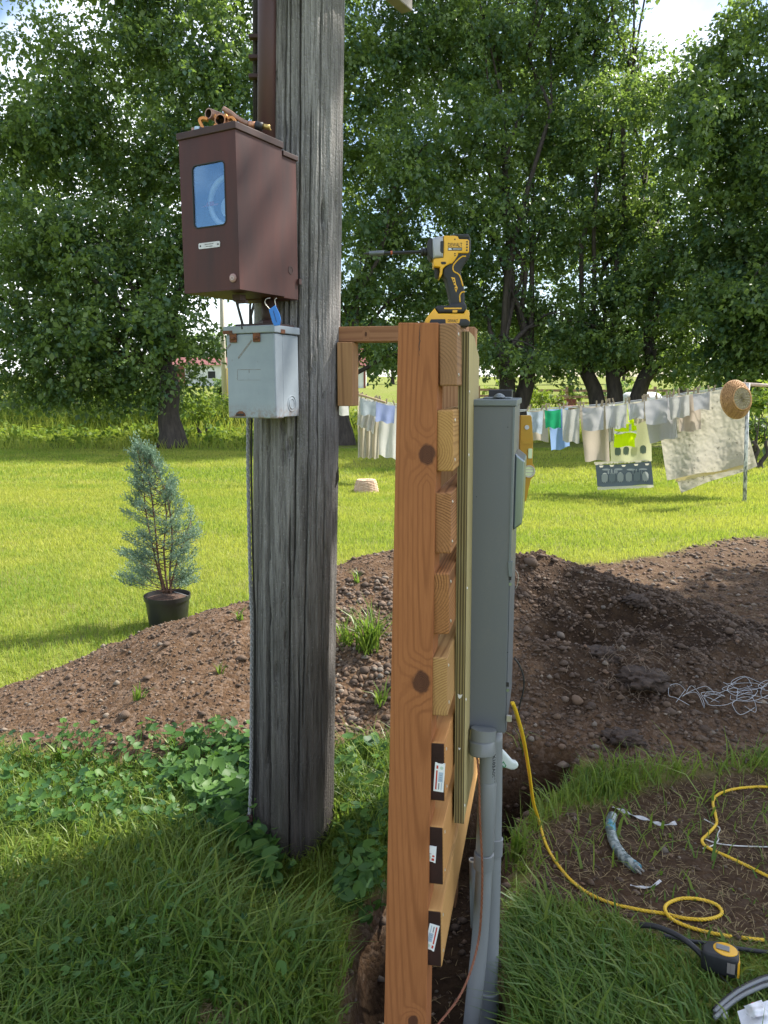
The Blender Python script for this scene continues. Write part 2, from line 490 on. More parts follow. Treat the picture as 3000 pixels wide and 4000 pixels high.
def axis(a, b, step, lo, hi, g):
    mid = list(np.arange(a, b, step)); s = step; l = []; x = a
    while x > lo: s *= g; x -= s; l.append(x)
    r = []; s = step; x = mid[-1]
    while x < hi: s *= g; x += s; r.append(x)
    return np.array(l[::-1] + mid + r)
xs = axis(-2.6, 3.0, .029, -900, 900, 1.09)
ys = axis(1.35, 5.8, .029, -60, 2000, 1.05)
gx, gy = np.meshgrid(xs, ys)
gz = H(gx.ravel(), gy.ravel())
gv = np.stack([gx.ravel(), gy.ravel(), gz], 1)
ny, nx = gx.shape
ii = np.arange(ny * nx).reshape(ny, nx)
gf = np.stack([ii[:-1, :-1].ravel(), ii[:-1, 1:].ravel(), ii[1:, 1:].ravel(), ii[1:, :-1].ravel()], 1)
fx_, fy_ = gx.ravel(), gy.ravel()
def ground_mat():
    m, nt, b = new_mat('ground_soil_and_turf')
    tc = nt.nodes.new('ShaderNodeTexCoord'); oc = tc.outputs['Object']
    sa = nd(nt, 'ShaderNodeAttribute', attribute_name='soil').outputs['Fac']
    dark_amt = nd(nt, 'ShaderNodeAttribute', attribute_name='dark_soil').outputs['Fac']
    n1 = noise(nt, oc, 1.3, 5); n2 = noise(nt, oc, 14, 6, .7); n3 = noise(nt, oc, 90, 5, .7)
    vor = nd(nt, 'ShaderNodeTexVoronoi', {'Vector': oc, 'Scale': 55.0, 'Randomness': 1.0})
    cell = nd(nt, 'ShaderNodeSeparateColor', {0: vor.outputs['Color']})
    dry = mixc(nt, rng(nt, n2, .35, .7), (.092, .052, .028), (.155, .096, .054))
    dry = mixc(nt, rng(nt, cell.outputs[0], .55, .8, 0, .6), dry, (.22, .155, .11))
    dry = mixc(nt, rng(nt, n3, .5, .8, 0, .7), dry, (.07, .043, .03))
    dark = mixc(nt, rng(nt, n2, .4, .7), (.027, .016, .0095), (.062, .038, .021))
    so = mixc(nt, dark_amt, dry, dark)
    gr = mixc(nt, rng(nt, n2, .35, .7), (.13, .17, .028), (.21, .225, .04))
    gr = mixc(nt, rng(nt, n1, .5, .68, 0, .6), gr, (.24, .21, .09))
    nt.links.new(mixc(nt, sa, gr, so), b.inputs['Base Color'])
    b.inputs['Roughness'].default_value = .95
    b.inputs['Specular IOR Level'].default_value = .15
    hh = mth(nt, 'ADD', mth(nt, 'MULTIPLY', vor.outputs['Distance'], -.7), n3)
    bump(nt, b, hh, .012, .9)
    return m
def dark_soil_f(x, y):  # weight of the darker soil colour: trench, right mound, patch and bare ground
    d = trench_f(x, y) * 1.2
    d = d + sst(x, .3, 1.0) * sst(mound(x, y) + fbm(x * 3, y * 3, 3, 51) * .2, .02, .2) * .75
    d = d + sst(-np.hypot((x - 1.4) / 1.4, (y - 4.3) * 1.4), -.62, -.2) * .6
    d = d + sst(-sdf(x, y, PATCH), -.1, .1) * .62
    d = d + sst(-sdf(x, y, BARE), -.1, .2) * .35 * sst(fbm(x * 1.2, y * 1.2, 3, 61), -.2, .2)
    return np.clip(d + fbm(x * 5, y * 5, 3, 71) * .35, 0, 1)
ground = obj('ground', (gv, gf), ground_mat(), smooth=True, base=(0, 0, 0), attrs={'soil': soil(fx_, fy_), 'dark_soil': dark_soil_f(fx_, fy_)})
tag(ground, 'lawn and dug earth ground', None, None, 'structure')

# ------------------------------------------------------------------ grass blades
def blades(base, hgt, wid, lean, az, tint, curl=.5):
    """numpy: one 3-triangle blade per base point; lean = sideways reach / height, az = its direction"""
    n = len(base)
    d = np.stack([np.cos(az), np.sin(az), np.zeros(n)], 1)
    fa = az + PI / 2 + RNG.normal(0, .5, n)
    s = np.stack([np.cos(fa), np.sin(fa), np.zeros(n)], 1) * (wid / 2)[:, None]
    up = np.zeros((n, 3)); up[:, 2] = 1
    L = (lean * hgt)[:, None]
    mid = base + up * (hgt * .58)[:, None] + d * L * .33
    tip = base + up * (hgt * (1 - .35 * np.clip(lean, 0, 1.6) * curl))[:, None] + d * L
    vs_ = np.stack([base - s, base + s, mid + s * .75, mid - s * .75, tip], 1).reshape(-1, 3)
    o = np.arange(n) * 5
    tri = np.concatenate([np.stack([o, o + 1, o + 2], 1), np.stack([o, o + 2, o + 3], 1), np.stack([o + 3, o + 2, o + 4], 1)])
    return vs_, tri, np.repeat(tint, 5)
def slivers(base, hgt, wid, lean, az, tint):
    """one triangle per blade, for grass further off"""
    n = len(base)
    fa = RNG.uniform(0, 2 * PI, n)
    s = np.stack([np.cos(fa), np.sin(fa), np.zeros(n)], 1) * (wid / 2)[:, None]
    tip = base + np.stack([np.cos(az) * lean * hgt * .7, np.sin(az) * lean * hgt * .7, hgt * .9], 1)
    vs_ = np.stack([base - s, base + s, tip], 1).reshape(-1, 3)
    return vs_, np.arange(3 * n).reshape(-1, 3), np.repeat(tint, 3)
def scatter(n, x0, x1, y0, y1, keep):
    x = RNG.uniform(x0, x1, n); y = RNG.uniform(y0, y1, n)
    k = RNG.random(n) < keep(x, y)
    x, y = x[k], y[k]
    return np.stack([x, y, H(x, y)], 1)
def in_view(x, y, pad=.25): return (np.abs(x) < .52 * np.maximum(y, 0) + pad + .1).astype(float)
m_lawn = foliage('lawn_grass', (.165, .27, .035), (.42, .42, .085), (.56, .66, .06), .44)
m_rough = foliage('long_grass', (.068, .145, .024), (.205, .26, .045), (.30, .48, .045), .42, .4)
m_weed = foliage('weed_leaf', (.035, .095, .03), (.10, .20, .035), (.17, .36, .04), .35, .5)
m_straw = foliage('dry_straw', (.22, .16, .08), (.34, .26, .14), (.3, .22, .1), .2, .8)
def patchy(x, y, s=1.0, seed=81): return fbm(x * s, y * s, 4, seed)
def lawn():
    parts = []
    for (n, y0, y1, hmin, hmax, w) in ((150000, 3.3, 7.5, .03, .06, .0042), (150000, 7.5, 13, .035, .065, .008), (95000, 13, 20.5, .04, .08, .014)):
        hw = y1 * .52 + .4
        p = scatter(n, -hw, hw, y0, y1, lambda x, y: in_view(x, y) * (1 - soil(x, y)) * (mound(x, y) < .03) * np.where((y < 5) & (x > -.4), 0, 1))
        k = len(p)
        q = patchy(p[:, 0] * .35, p[:, 1] * 1.1, .9) * 1.3 + patchy(p[:, 0], p[:, 1], 2.3, 91) * .6
        tint = np.clip(.5 + q * 1.8 + RNG.normal(0, .25, k), 0, 1)
        parts.append((blades if y0 < 5 else slivers)(p, RNG.uniform(hmin, hmax, k), np.full(k, w * (1 if y0 < 5 else 1.25)), np.abs(RNG.normal(.5, .4, k)), RNG.uniform(0, 2 * PI, k), tint))
    return parts
def merge(parts):
    vs_, fs, ts, o = [], [], [], 0
    for v, f, t in parts:
        vs_.append(v); fs.append(f + o); ts.append(t); o += len(v)
    return np.concatenate(vs_), np.concatenate(fs), np.concatenate(ts)
v_, f_, t_ = merge(lawn())
tag(obj('lawn_grass', (v_, f_), m_lawn, base=(0, 6, 0), attrs={'tint': t_}), 'short mown sunlit lawn grass behind the dirt mounds', 'grass', None, 'stuff')

def fore(n, x0, x1, y0, y1, keep, hm, hs, w, lean, az, azs, bright):
    p = scatter(n, x0, x1, y0, y1, lambda x, y: in_view(x, y) * (1 - soil(x, y) * np.where((x > .4) & (y < 3.2) & (y > 1.8), .955, 1)) * keep(x, y))
    k = len(p)
    q = patchy(p[:, 0], p[:, 1], 1.6)
    h = np.clip(RNG.normal(hm, hs, k) * (1 + q), .02, .4) * np.where(p[:, 1] < 2.4, .5 + .5 * sst(sdf(p[:, 0], p[:, 1], PATCH), .0, .3), 1) * (.5 + .5 * sst(np.hypot((p[:, 0] - 1.0) / 1.6, p[:, 1] - 1.95), .2, .5)) * (.5 + .5 * sst(sdf(p[:, 0], p[:, 1], TRENCH), .0, .15)) * (.3 + .7 * sst(np.hypot(p[:, 0] + .3, p[:, 1] - 2.4), .12, .42))
    return blades(p, h, np.clip(RNG.lognormal(math.log(w), .4, k), .0025, .013), np.abs(RNG.normal(lean, .35, k)), RNG.normal(az, azs, k),
                  np.clip(bright + q * 1.2 + RNG.normal(0, .3, k), 0, 1))
L_ = lambda x, y: (x < .1).astype(float) * sst(-y, -3.6, -3.3)
fg = [fore(30000, -2.4, .1, 1.45, 2.2, lambda x, y: (x < .1) * 1., .06, .032, .0062, .9, .6, 2.4, .5),
      fore(34000, -2.4, .1, 2.1, 3.6, lambda x, y: (x < .1) * (mound(x, y) < .03) * 1., .055, .022, .005, .8, 1.2, 2.2, .6),
      fore(1300, -.9, -.02, 1.75, 2.6, lambda x, y: sst(-np.hypot(x + .4, y - 2.2), -.5, -.1), .17, .05, .0062, 1.1, .4, 1.4, .45),
      fore(9000, -.4, .4, 2.45, 3.6, lambda x, y: (mound(x, y) < .03) * 1., .10, .04, .005, .8, 0, 3, .55),
      fore(26000, .2, 2.6, 1.4, 2.35, lambda x, y: (x > .25) * 1., .07, .035, .0052, 1.0, 2.4, 2.4, .4),
      fore(3200, .25, 1.0, 1.6, 2.4, lambda x, y: sst(-np.hypot((x - .55), (y - 1.95)), -.45, -.1), .15, .05, .0058, 1.2, 2.6, 1.0, .4),
      fore(36000, .35, 3.2, 2.4, 4.1, lambda x, y: (x > .3) * (mound(x, y) < .03) * 1., .085, .035, .0055, .8, 0, 3, .6)]
v_, f_, t_ = merge(fg)
tag(obj('rough_grass', (v_, f_), m_rough, base=(0, 2.5, 0), attrs={'tint': t_}), 'long unmown grass around the utility pole and trench', 'grass', None, 'stuff')
# straw and clippings lying on the bare patch and the bald spot
def litter(n, x0, x1, y0, y1, keep, L=.035):
    p = scatter(n, x0, x1, y0, y1, keep); p[:, 2] += .003
    k = len(p)
    return blades(p, RNG.uniform(.004, .016, k), np.full(k, .0028), RNG.uniform(2, 6, k), RNG.uniform(0, 2 * PI, k), RNG.random(k))
lt = [litter(9000, .3, 2.6, 1.9, 3.2, lambda x, y: sst(-sdf(x, y, PATCH), -.05, .05) * .8),
      litter(9000, .6, 4.5, 5, 8.8, lambda x, y: sst(-sdf(x, y, BARE), -.1, .1) * .9),
      litter(1500, -.8, -.3, 1.6, 1.95, lambda x, y: sst(-sdf(x, y, STRAW), -.06, .03)),
      litter(1500, -.5, .8, 1.7, 3.2, lambda x, y: trench_f(x, y) * .5)]
v_, f_, t_ = merge(lt)
tag(obj('dry_grass_litter', (v_, f_), m_straw, base=(1, 2.5, 0), attrs={'tint': t_}), 'dry grass clippings strewn over the bare dirt', 'straw', None, 'stuff')
# tall weeds in front of the trees
def weeds(n, x0, x1, y0, y1, hm, hs, keep=lambda x, y: np.ones(x.shape)):
    p = scatter(n, x0, x1, y0, y1, keep); k = len(p)
    q = patchy(p[:, 0], p[:, 1], .6)
    return slivers(p, np.clip(RNG.normal(hm, hs, k) * (1 + q * 1.3), .1, 1.4), RNG.uniform(.014, .032, k), np.abs(RNG.normal(.5, .35, k)),
                  RNG.uniform(0, 2 * PI, k), np.clip(.5 + q * 1.5 + RNG.normal(0, .25, k), 0, 1))
wd = [weeds(12000, -15, -2, 20.3, 27, .24, .12), weeds(9000, -2, 14, 22.5, 27, .4, .15), weeds(22000, -20, 16, 25.5, 40, .8, .3)]
v_, f_, t_ = merge(wd)
tag(obj('tall_weeds', (v_, f_), m_lawn, base=(-5, 23, 0), attrs={'tint': t_}), 'tall bright weeds growing along the foot of the trees', 'weeds', None, 'stuff')

# ------------------------------------------------------------------ round-leaved ground cover
def leaf_disc(n_pts, rad, tilt):
    vs_, fs, ts = [], [], []
    for p, r, tl in zip(n_pts, rad, tilt):
        a0 = RNG.uniform(0, 2 * PI); nrm = V((RNG.normal(0, tl), RNG.normal(-.25, tl), 1)).normalized()
        ax = nrm.orthogonal().normalized(); ay = nrm.cross(ax)
        o = len(vs_); c = V(p)
        vs_.append(c - nrm * r * .12)
        k = 11
        for j in range(k):
            a = a0 + 2 * PI * j / k * .93 + .2
            rr = r * (1 + .07 * math.cos(a * 7)) * (0.93 + .1 * math.cos(2 * (a - a0)))
            vs_.append(c + (ax * math.cos(a) + ay * math.sin(a)) * rr + nrm * r * .14)
        fs += [(o, o + 1 + j, o + 2 + j) for j in range(k - 1)]
        ts += [float(np.clip(RNG.normal(.5, .3), 0, 1))] * (k + 1)
        # stalk
        g = V((c.x + RNG.normal(0, .02), c.y + RNG.normal(0, .02), h1(c.x, c.y) - .005))
        o = len(vs_); s = V((.0012, 0, 0))
        vs_ += [g - s, g + s, c + s, c - s]; fs += [(o, o + 1, o + 2), (o, o + 2, o + 3)]; ts += [.3] * 4
    return np.array([tuple(v) for v in vs_]), np.array(fs), ts
def ivy(u0, u1, v0, v1, n, rm, hm, keep=lambda u, v: True):
    pts, rr = [], []
    while len(pts) < n:
        u, v = RNG.uniform(u0, u1), RNG.uniform(v0, v1)
        if not keep(u, v): continue
        g = G(u, v); z = h1(g.x, g.y)
        if z < -.2: z = -.2 + RNG.uniform(0, .15)
        pts.append((g.x, g.y, z + abs(RNG.normal(hm, .03)))); rr.append(abs(RNG.normal(rm, rm * .3)) + .004)
    return leaf_disc(pts, rr, [.38] * n)
v1, f1, t1 = ivy(640, 1090, 2960, 3420, 620, .023, .07, lambda u, v: v < 3080 + (u - 640) * .8 and random.random() < .4 + .6 * (u - 600) / 450)
v2, f2, t2 = ivy(1310, 1500, 2960, 3520, 300, .018, .05, lambda u, v: h1(*G(u, v)[:2]) > -.12)
v3, f3, t3 = ivy(0, 1000, 2930, 3260, 620, .014, .05)
v4, f4, t4 = ivy(0, 1200, 3200, 3950, 230, .010, .045)
vv = np.concatenate([v1, v2, v3, v4]); ff = np.concatenate([f1, f2 + len(v1), f3 + len(v1) + len(v2), f4 + len(v1) + len(v2) + len(v3)])
tag(obj('ground_cover', (vv, ff), m_weed, base=(-.5, 2.8, 0), attrs={'tint': list(t1) + list(t2) + list(t3) + list(t4)}),
    'round-leaved creeping weeds around the foot of the utility pole', 'weeds', None, 'stuff')

# ------------------------------------------------------------------ gravel (stuff) and single stones
ICO = None
def ico():
    global ICO
    if ICO is None:
        v = [(1, 0, 0), (.31, .95, 0), (-.81, .59, 0), (-.81, -.59, 0), (.31, -.95, 0), (0, 0, 1), (0, 0, -1)]
        ICO = (np.array(v, float), np.array([(k, (k + 1) % 5, 5) for k in range(5)] + [((k + 1) % 5, k, 6) for k in range(5)]))
    return ICO
def stone_mat(name, sc=6.0):
    m, nt, b = new_mat(name)
    at = nd(nt, 'ShaderNodeAttribute', attribute_name='tint').outputs['Fac']
    inf = nd(nt, 'ShaderNodeObjectInfo').outputs['Random']
    t = mth(nt, 'FRACT', mth(nt, 'ADD', at, inf))
    cr = nd(nt, 'ShaderNodeValToRGB', {0: t})
    els = cr.color_ramp.elements
    els[0].color = (.055, .035, .021, 1); els[1].color = (.30, .235, .17, 1)
    for p, c in ((.38, (.085, .053, .031)), (.66, (.135, .086, .05)), (.8, (.19, .11, .063)), (.9, (.14, .123, .10))):
        e = els.new(p); e.color = c4(c)
    n = noise(nt, ocoord(nt), sc * 8, 4)
    nt.links.new(mixc(nt, rng(nt, n, .35, .7, 0, .5), cr.outputs[0], (.1, .07, .055)), b.inputs['Base Color'])
    b.inputs['Roughness'].default_value = .85
    bump(nt, b, n, .003, .4)
    return m
m_gravel = stone_mat('gravel_stone', 30); m_stone = stone_mat('field_stone', 8)
def pebbles(pts, r):
    iv, jf = ico(); n = len(pts)
    sc = RNG.uniform(.55, 1.15, (n, 1, 3)); sc[:, :, 2] *= .7
    jit = 1 + RNG.normal(0, .2, (n, len(iv), 1))
    a = RNG.uniform(0, 2 * PI, n); ca, sa = np.cos(a), np.sin(a)
    v = iv[None] * sc * jit * r[:, None, None]
    x, y = v[:, :, 0] * ca[:, None] - v[:, :, 1] * sa[:, None], v[:, :, 0] * sa[:, None] + v[:, :, 1] * ca[:, None]
    v = np.stack([x, y, v[:, :, 2]], 2) + pts[:, None, :]
    f = jf[None] + (np.arange(n) * len(iv))[:, None, None]
    return v.reshape(-1, 3), f.reshape(-1, 3), np.repeat(RNG.random(n), len(iv))
gp = []
for (n, x0, x1, y0, y1, rm) in ((12000, -2.2, .35, 3.1, 5.0, .005), (9500, .25, 2.9, 3.1, 5.2, .0055), (4200, .7, 4.6, 5.0, 8.6, .016), (1800, .3, 2.4, 1.9, 3.2, .005), (900, -.4, .8, 1.6, 3.2, .009)):
    p = scatter(n, x0, x1, y0, y1, lambda x, y: in_view(x, y) * soil(x, y))
    r = np.clip(RNG.lognormal(math.log(rm), .55, len(p)), .003, .03)
    p[:, 2] += r * .15
    gp.append(pebbles(p, r))
p = scatter(900, -.45, .1, 3.3, 4.5, lambda x, y: sst(mound(x, y), .02, .1)); gp.append(pebbles(p, np.clip(RNG.lognormal(math.log(.017), .35, len(p)), .006, .03)))
v_, f_, t_ = merge(gp)
p = scatter(9000, .35, 2.9, 3.1, 5.2, lambda x, y: in_view(x, y) * sst(mound(x, y), .02, .08)); r = np.clip(RNG.lognormal(math.log(.0085), .55, len(p)), .004, .035)
cq = pebbles(p, r); gp.append((cq[0] + RNG.normal(0, .0028, cq[0].shape), cq[1], cq[2] * .3))
v_, f_, t_ = merge(gp)
tag(obj('gravel', (v_, f_), m_gravel, base=(0, 4, 0), attrs={'tint': t_}), 'loose gravel and clods scattered over the dirt mounds', 'gravel', None, 'stuff')
def stone_mesh(seed):
    bm = bmesh.new(); bmesh.ops.create_icosphere(bm, subdivisions=2, radius=1)
    for v in bm.verts:
        d = v.co.normalized()
        k = 1 + .22 * mnoise.noise(d * 1.3 + V((seed * 7.1, 0, 0))) + .08 * mnoise.noise(d * 3 + V((seed, 3, 0)))
        v.co = V((d.x * k, d.y * k * .8, d.z * k * .62))
    me = bpy.data.meshes.new('stone'); bm.to_mesh(me); bm.free()
    a = me.attributes.new('tint', 'FLOAT', 'POINT')
    me.polygons.foreach_set('use_smooth', np.ones(len(me.polygons), dtype=bool))
    me.materials.append(m_stone)
    return me
SM = [stone_mesh(k) for k in range(6)]
def stone(u, v, wpx, label, group=None, k=None, name='stone'):
    p = GT(u, v); D = (p - C0).dot(FW)
    r = wpx / 2 * mpp(D)
    M = Matrix.Translation(p + V((0, 0, r * .22))) @ Matrix.Rotation(random.uniform(0, 6.28), 4, 'Z') @ Matrix.Rotation(random.gauss(0, .35), 4, 'X') @ Matrix.Scale(r, 4)
    o = obj_me(name, SM[k if k is not None else random.randrange(6)], M)
    return tag(o, label, 'stone', group)
stone(1424, 2622, 46, 'large round tan stone beside a smaller grey one between pole and wooden post')
stone(1452, 2645, 30, 'grey stone touching the large round tan stone between pole and post')
stone(1400, 2705, 38, 'dark rough stone below the large round tan stone')
stone(1388, 2650, 30, 'pale tan stone left of the large round tan stone')
stone(1396, 2740, 28, 'triangular pale stone under the dark rough stone')
stone(1472, 2838, 34, 'grey stone at the grass edge close to the wooden post')
stone(680, 2890, 34, 'upright pale oval stone standing among grass at the foot of the left mound')
stone(322, 2692, 30, 'smooth pale oval stone on the left slope of the left mound')
stone(488, 2798, 52, 'broad grey-pink stone half buried in the middle of the left mound')
stone(415, 2798, 26, 'small tan stone paired with another beside the broad grey-pink stone')
stone(378, 2820, 26, 'tan stone left of the broad grey-pink stone, lower of a pair')
stone(650, 2520, 34, 'dark angular stone high on the left mound')
stone(2075, 2205, 62, 'dark brown boulder on the crest beside the grey meter cabinet')
stone(2190, 2485, 40, 'pale rounded cobble on the right mound, left of the root hollow')
stone(2212, 2520, 26, 'small orange stone under the pale rounded cobble')
stone(2255, 2742, 58, 'largest brown cobble on the lower right mound')
stone(2208, 2735, 34, 'round grey cobble touching the largest brown cobble on its left')
stone(2310, 2760, 40, 'pale grey cobble right of the largest brown cobble')
stone(2258, 2785, 30, 'grey stone just below the largest brown cobble')
stone(2227, 2822, 32, 'pale flat stone below the row of cobbles on the right mound')
stone(2297, 2410, 28, 'pale angular stone in the middle of the right mound')
stone(2392, 2345, 34, 'tan flat stone below the crest of the right mound')
stone(2590, 2395, 34, 'pale stone on the right shoulder of the right mound')
stone(2560, 2730, 32, 'grey stone beside the white wire loop, upper of the cluster')
stone(2605, 2755, 34, 'orange-brown stone at the edge of the white wire loop')
stone(2565, 2775, 30, 'grey stone below the orange-brown one near the wire loop')
stone(2455, 2810, 28, 'reddish stone above the dark hollow at the foot of the right mound')
stone(2310, 2875, 32, 'tan stone left of the dark hollow at the foot of the right mound')
stone(2725, 2622, 28, 'reddish stone above the white wire tangle')
stone(2850, 2470, 44, 'wide tan stone far right on the right mound')
stone(2075, 2890, 34, 'pale cobble right next to the yellow rope')
stone(2195, 2920, 34, 'orange-brown stone between yellow rope and dark hollow')
lz = (('small loose stone on the left dirt mound', 'stones on the left mound', 0, 960, 2420, 2950, 50, 9, 18),
      ('small loose stone between pole and wooden post', 'stones between pole and post', 1315, 1520, 2230, 2860, 46, 16, 34),
      ('small loose stone on the right dirt mound', 'stones on the right mound', 2040, 2950, 2280, 2900, 75, 12, 26))
for lab, grp, u0, u1, v0, v1, n, a, b in lz:
    k = 0; tries = 0
    while k < n and tries < 4000:
        tries += 1
        u, v = random.uniform(u0, u1), random.uniform(v0, v1)
        p = GT(u, v)
        if float(mound(np.array([p.x]), np.array([p.y]))[0]) < .05: continue
        stone(u, v, random.uniform(a, b), lab, grp); k += 1
# dark clods of earth with roots
m_clod = plain('dark_clod_earth', (.035, .024, .018), (.07, .045, .03), 60, rough=.95, bmp=.012)
def clod(u, v, w, label, seed):
    p = GT(u, v); r = w / 2 * mpp((p - C0).dot(FW))
    bm = bmesh.new(); bmesh.ops.create_icosphere(bm, subdivisions=4, radius=1)
    for q in bm.verts:
        d = q.co.normalized()
        k = 1 + .45 * mnoise.noise(d * 1.8 + V((seed, 0, 0))) + .35 * mnoise.noise(d * 5 + V((seed, 0, 0))) + .3 * mnoise.noise(d * 13)
        q.co = V((d.x * k, d.y * k, d.z * k * .34)) * r + p
    tag(obj('earth_clod', bm_geo(bm), m_clod, smooth=True), label, 'clod')
clod(2480, 2345, 100, 'black earth clod sitting on the crest of the right mound', 3)
clod(2510, 2650, 190, 'big root-bound earth clod in the middle of the right mound', 9)
clod(2350, 2560, 150, 'dark crumbled clod beside the root hollow of the right mound', 14)
clod(2430, 2880, 130, 'dark clod at the foot of the right mound near the grass', 21)
rt = []
for k in range(70):
    p = GT(random.gauss(2440, 90), random.gauss(2600, 70)); d = V((random.gauss(0, 1), random.gauss(-.3, .6), random.uniform(0, .6))).normalized()
    L = random.uniform(.04, .14)
    rt.append(tube(smooth_path([p, p + d * L * .5 + V((0, 0, .02)), p + d * L + V((0, -.01, -.02))], 3), .0011, 4))
tag(obj('root_fibres', join(*rt), plain('root_fibre', (.2, .14, .09)), base=(1.4, 4.3, 0)), 'thin pale roots hanging from the torn clods', 'roots', None, 'stuff')

# ------------------------------------------------------------------ grass tufts growing on the mounds
def tuft(u, v, hpx, n, label, name='grass_tuft', wide=.008, spread=.9):
    p = GT(u, v); D = (p - C0).dot(FW); h = hpx * mpp(D)
    b = np.array([tuple(p)] * n) + RNG.normal(0, h * .10, (n, 3)) * np.array([1, 1, 0])
    b[:, 2] = H(b[:, 0], b[:, 1]) - .005
    q = blades(b, RNG.uniform(.5, 1.15, n) * h, RNG.uniform(.6, 1.2, n) * wide, np.abs(RNG.normal(spread * .7, .4, n)), RNG.uniform(0, 2 * PI, n), RNG.random(n))
    tag(obj(name, q[:2], m_rough, base=tuple(p), attrs={'tint': q[2]}), label, 'grass', None)
tuft(1440, 2540, 190, 110, 'big grass clump on the mound between pole and wooden post', wide=.011)
tuft(1350, 2520, 120, 50, 'grass clump against the right edge of the utility pole', wide=.009)
tuft(1490, 2745, 95, 22, 'small light grass tuft above the stones beside the post', wide=.012)
tuft(540, 2735, 75, 14, 'bright lone grass tuft in the middle of the left mound', wide=.011)
tuft(858, 2635, 65, 12, 'small grass tuft on the right side of the left mound', wide=.01)
tuft(690, 2960, 110, 34, 'grass tuft next to the upright pale stone', wide=.009)
tuft(235, 2975, 85, 22, 'grass tuft at the lower left foot of the left mound', wide=.01)
tuft(935, 2420, 60, 16, 'grass tuft on the crest of the left mound by the pole', wide=.009)
tuft(850, 2825, 40, 18, 'low weed on the lower right of the left mound', wide=.012, spread=1.6)
tuft(2040, 2930, 90, 14, 'grass tuft behind the yellow rope at the trench edge', wide=.008)
tuft(2015, 3330, 150, 40, 'upright grass clump at the trench edge right of the grey conduit', wide=.009)
tuft(1395, 2275, 60, 14, 'thin grass tuft on the crest between pole and post', wide=.008)

# ================================================================== TREES
m_leafA = foliage('maple_leaf', (.048, .105, .06), (.17, .24, .062), (.40, .58, .065), .42, .42, .55)
m_leafB = foliage('far_leaf', (.075, .14, .07), (.19, .27, .085), (.36, .52, .09), .42, .6, .3)
m_leafC = foliage('shrub_leaf', (.07, .15, .025), (.22, .29, .04), (.4, .52, .05), .42, .6)
m_bark = plain('tree_bark', (.038, .03, .026), (.075, .06, .05), 14, (1, 1, .25), .9, bmp=.03)
def leaf_cloud(tips, n_per, spread, L, droop=.55):
    n = len(tips) * n_per
    c = np.repeat(tips, n_per, 0)
    # leaves sit along drooping sprays that leave each tip
    sd = RNG.normal(0, 1, (len(tips), 4, 3)); sd[:, :, 2] = sd[:, :, 2] * .55 - .1
    sd /= np.linalg.norm(sd, axis=2, keepdims=True)
    w = RNG.integers(0, 4, n); d = np.repeat(sd, n_per, 0)[np.arange(n), w]
    t = RNG.random(n) ** .7
    pos = c + d * (t * spread)[:, None] + RNG.normal(0, spread * .13, (n, 3))
    pos[:, 2] -= droop * spread * t * t * .6
    ld = d * .6 + RNG.normal(0, .6, (n, 3)); ld[:, 2] -= .55
    ld /= np.linalg.norm(ld, axis=1, keepdims=True)
    up = RNG.normal(0, .45, (n, 3)); up[:, 2] += 1
    sdv = np.cross(ld, up); sdv /= np.linalg.norm(sdv, axis=1, keepdims=True) + 1e-9
    l = (L * np.clip(RNG.lognormal(0, .32, n), .45, 1.9))[:, None]
    mid = pos + ld * l * .42
    nn = np.cross(sdv, ld) * l * .07
    v = np.stack([pos, mid + sdv * l * .36 + nn, pos + ld * l, mid - sdv * l * .36 + nn], 1).reshape(-1, 3)
    o = np.arange(n) * 4
    f = np.concatenate([np.stack([o, o + 1, o + 2], 1), np.stack([o, o + 2, o + 3], 1)])
    tint = np.clip(np.repeat(RNG.normal(.43, .34, len(tips)), n_per) + RNG.normal(0, .15, n), 0, 1)
    return v, f, np.repeat(tint, 4)
def lobe_tips(lobes, dens, shell=.5):
    out = []
    for (c, r) in lobes:
        n = max(6, int(dens * r[0] * r[1] * r[2]))
        d = RNG.normal(0, 1, (n, 3)); d /= np.linalg.norm(d, axis=1, keepdims=True)
        q = RNG.random(n) ** shell
        out.append(np.array(tuple(c)) + d * q[:, None] * np.array(r))
    return np.concatenate(out)
def limb(a, b, r0, r1, k=7, wob=.06, n=7):
    L = (b - a).length; p = []
    for i in range(k + 1):
        t = i / k
        q = a.lerp(b, t)
        q += V((random.gauss(0, wob), random.gauss(0, wob), 0)) * L * math.sin(PI * t) * .5
        q.z += L * .10 * math.sin(PI * t)
        p.append(q)
    return tube(p, [r0 + (r1 - r0) * (i / k) for i in range(k + 1)], n), p
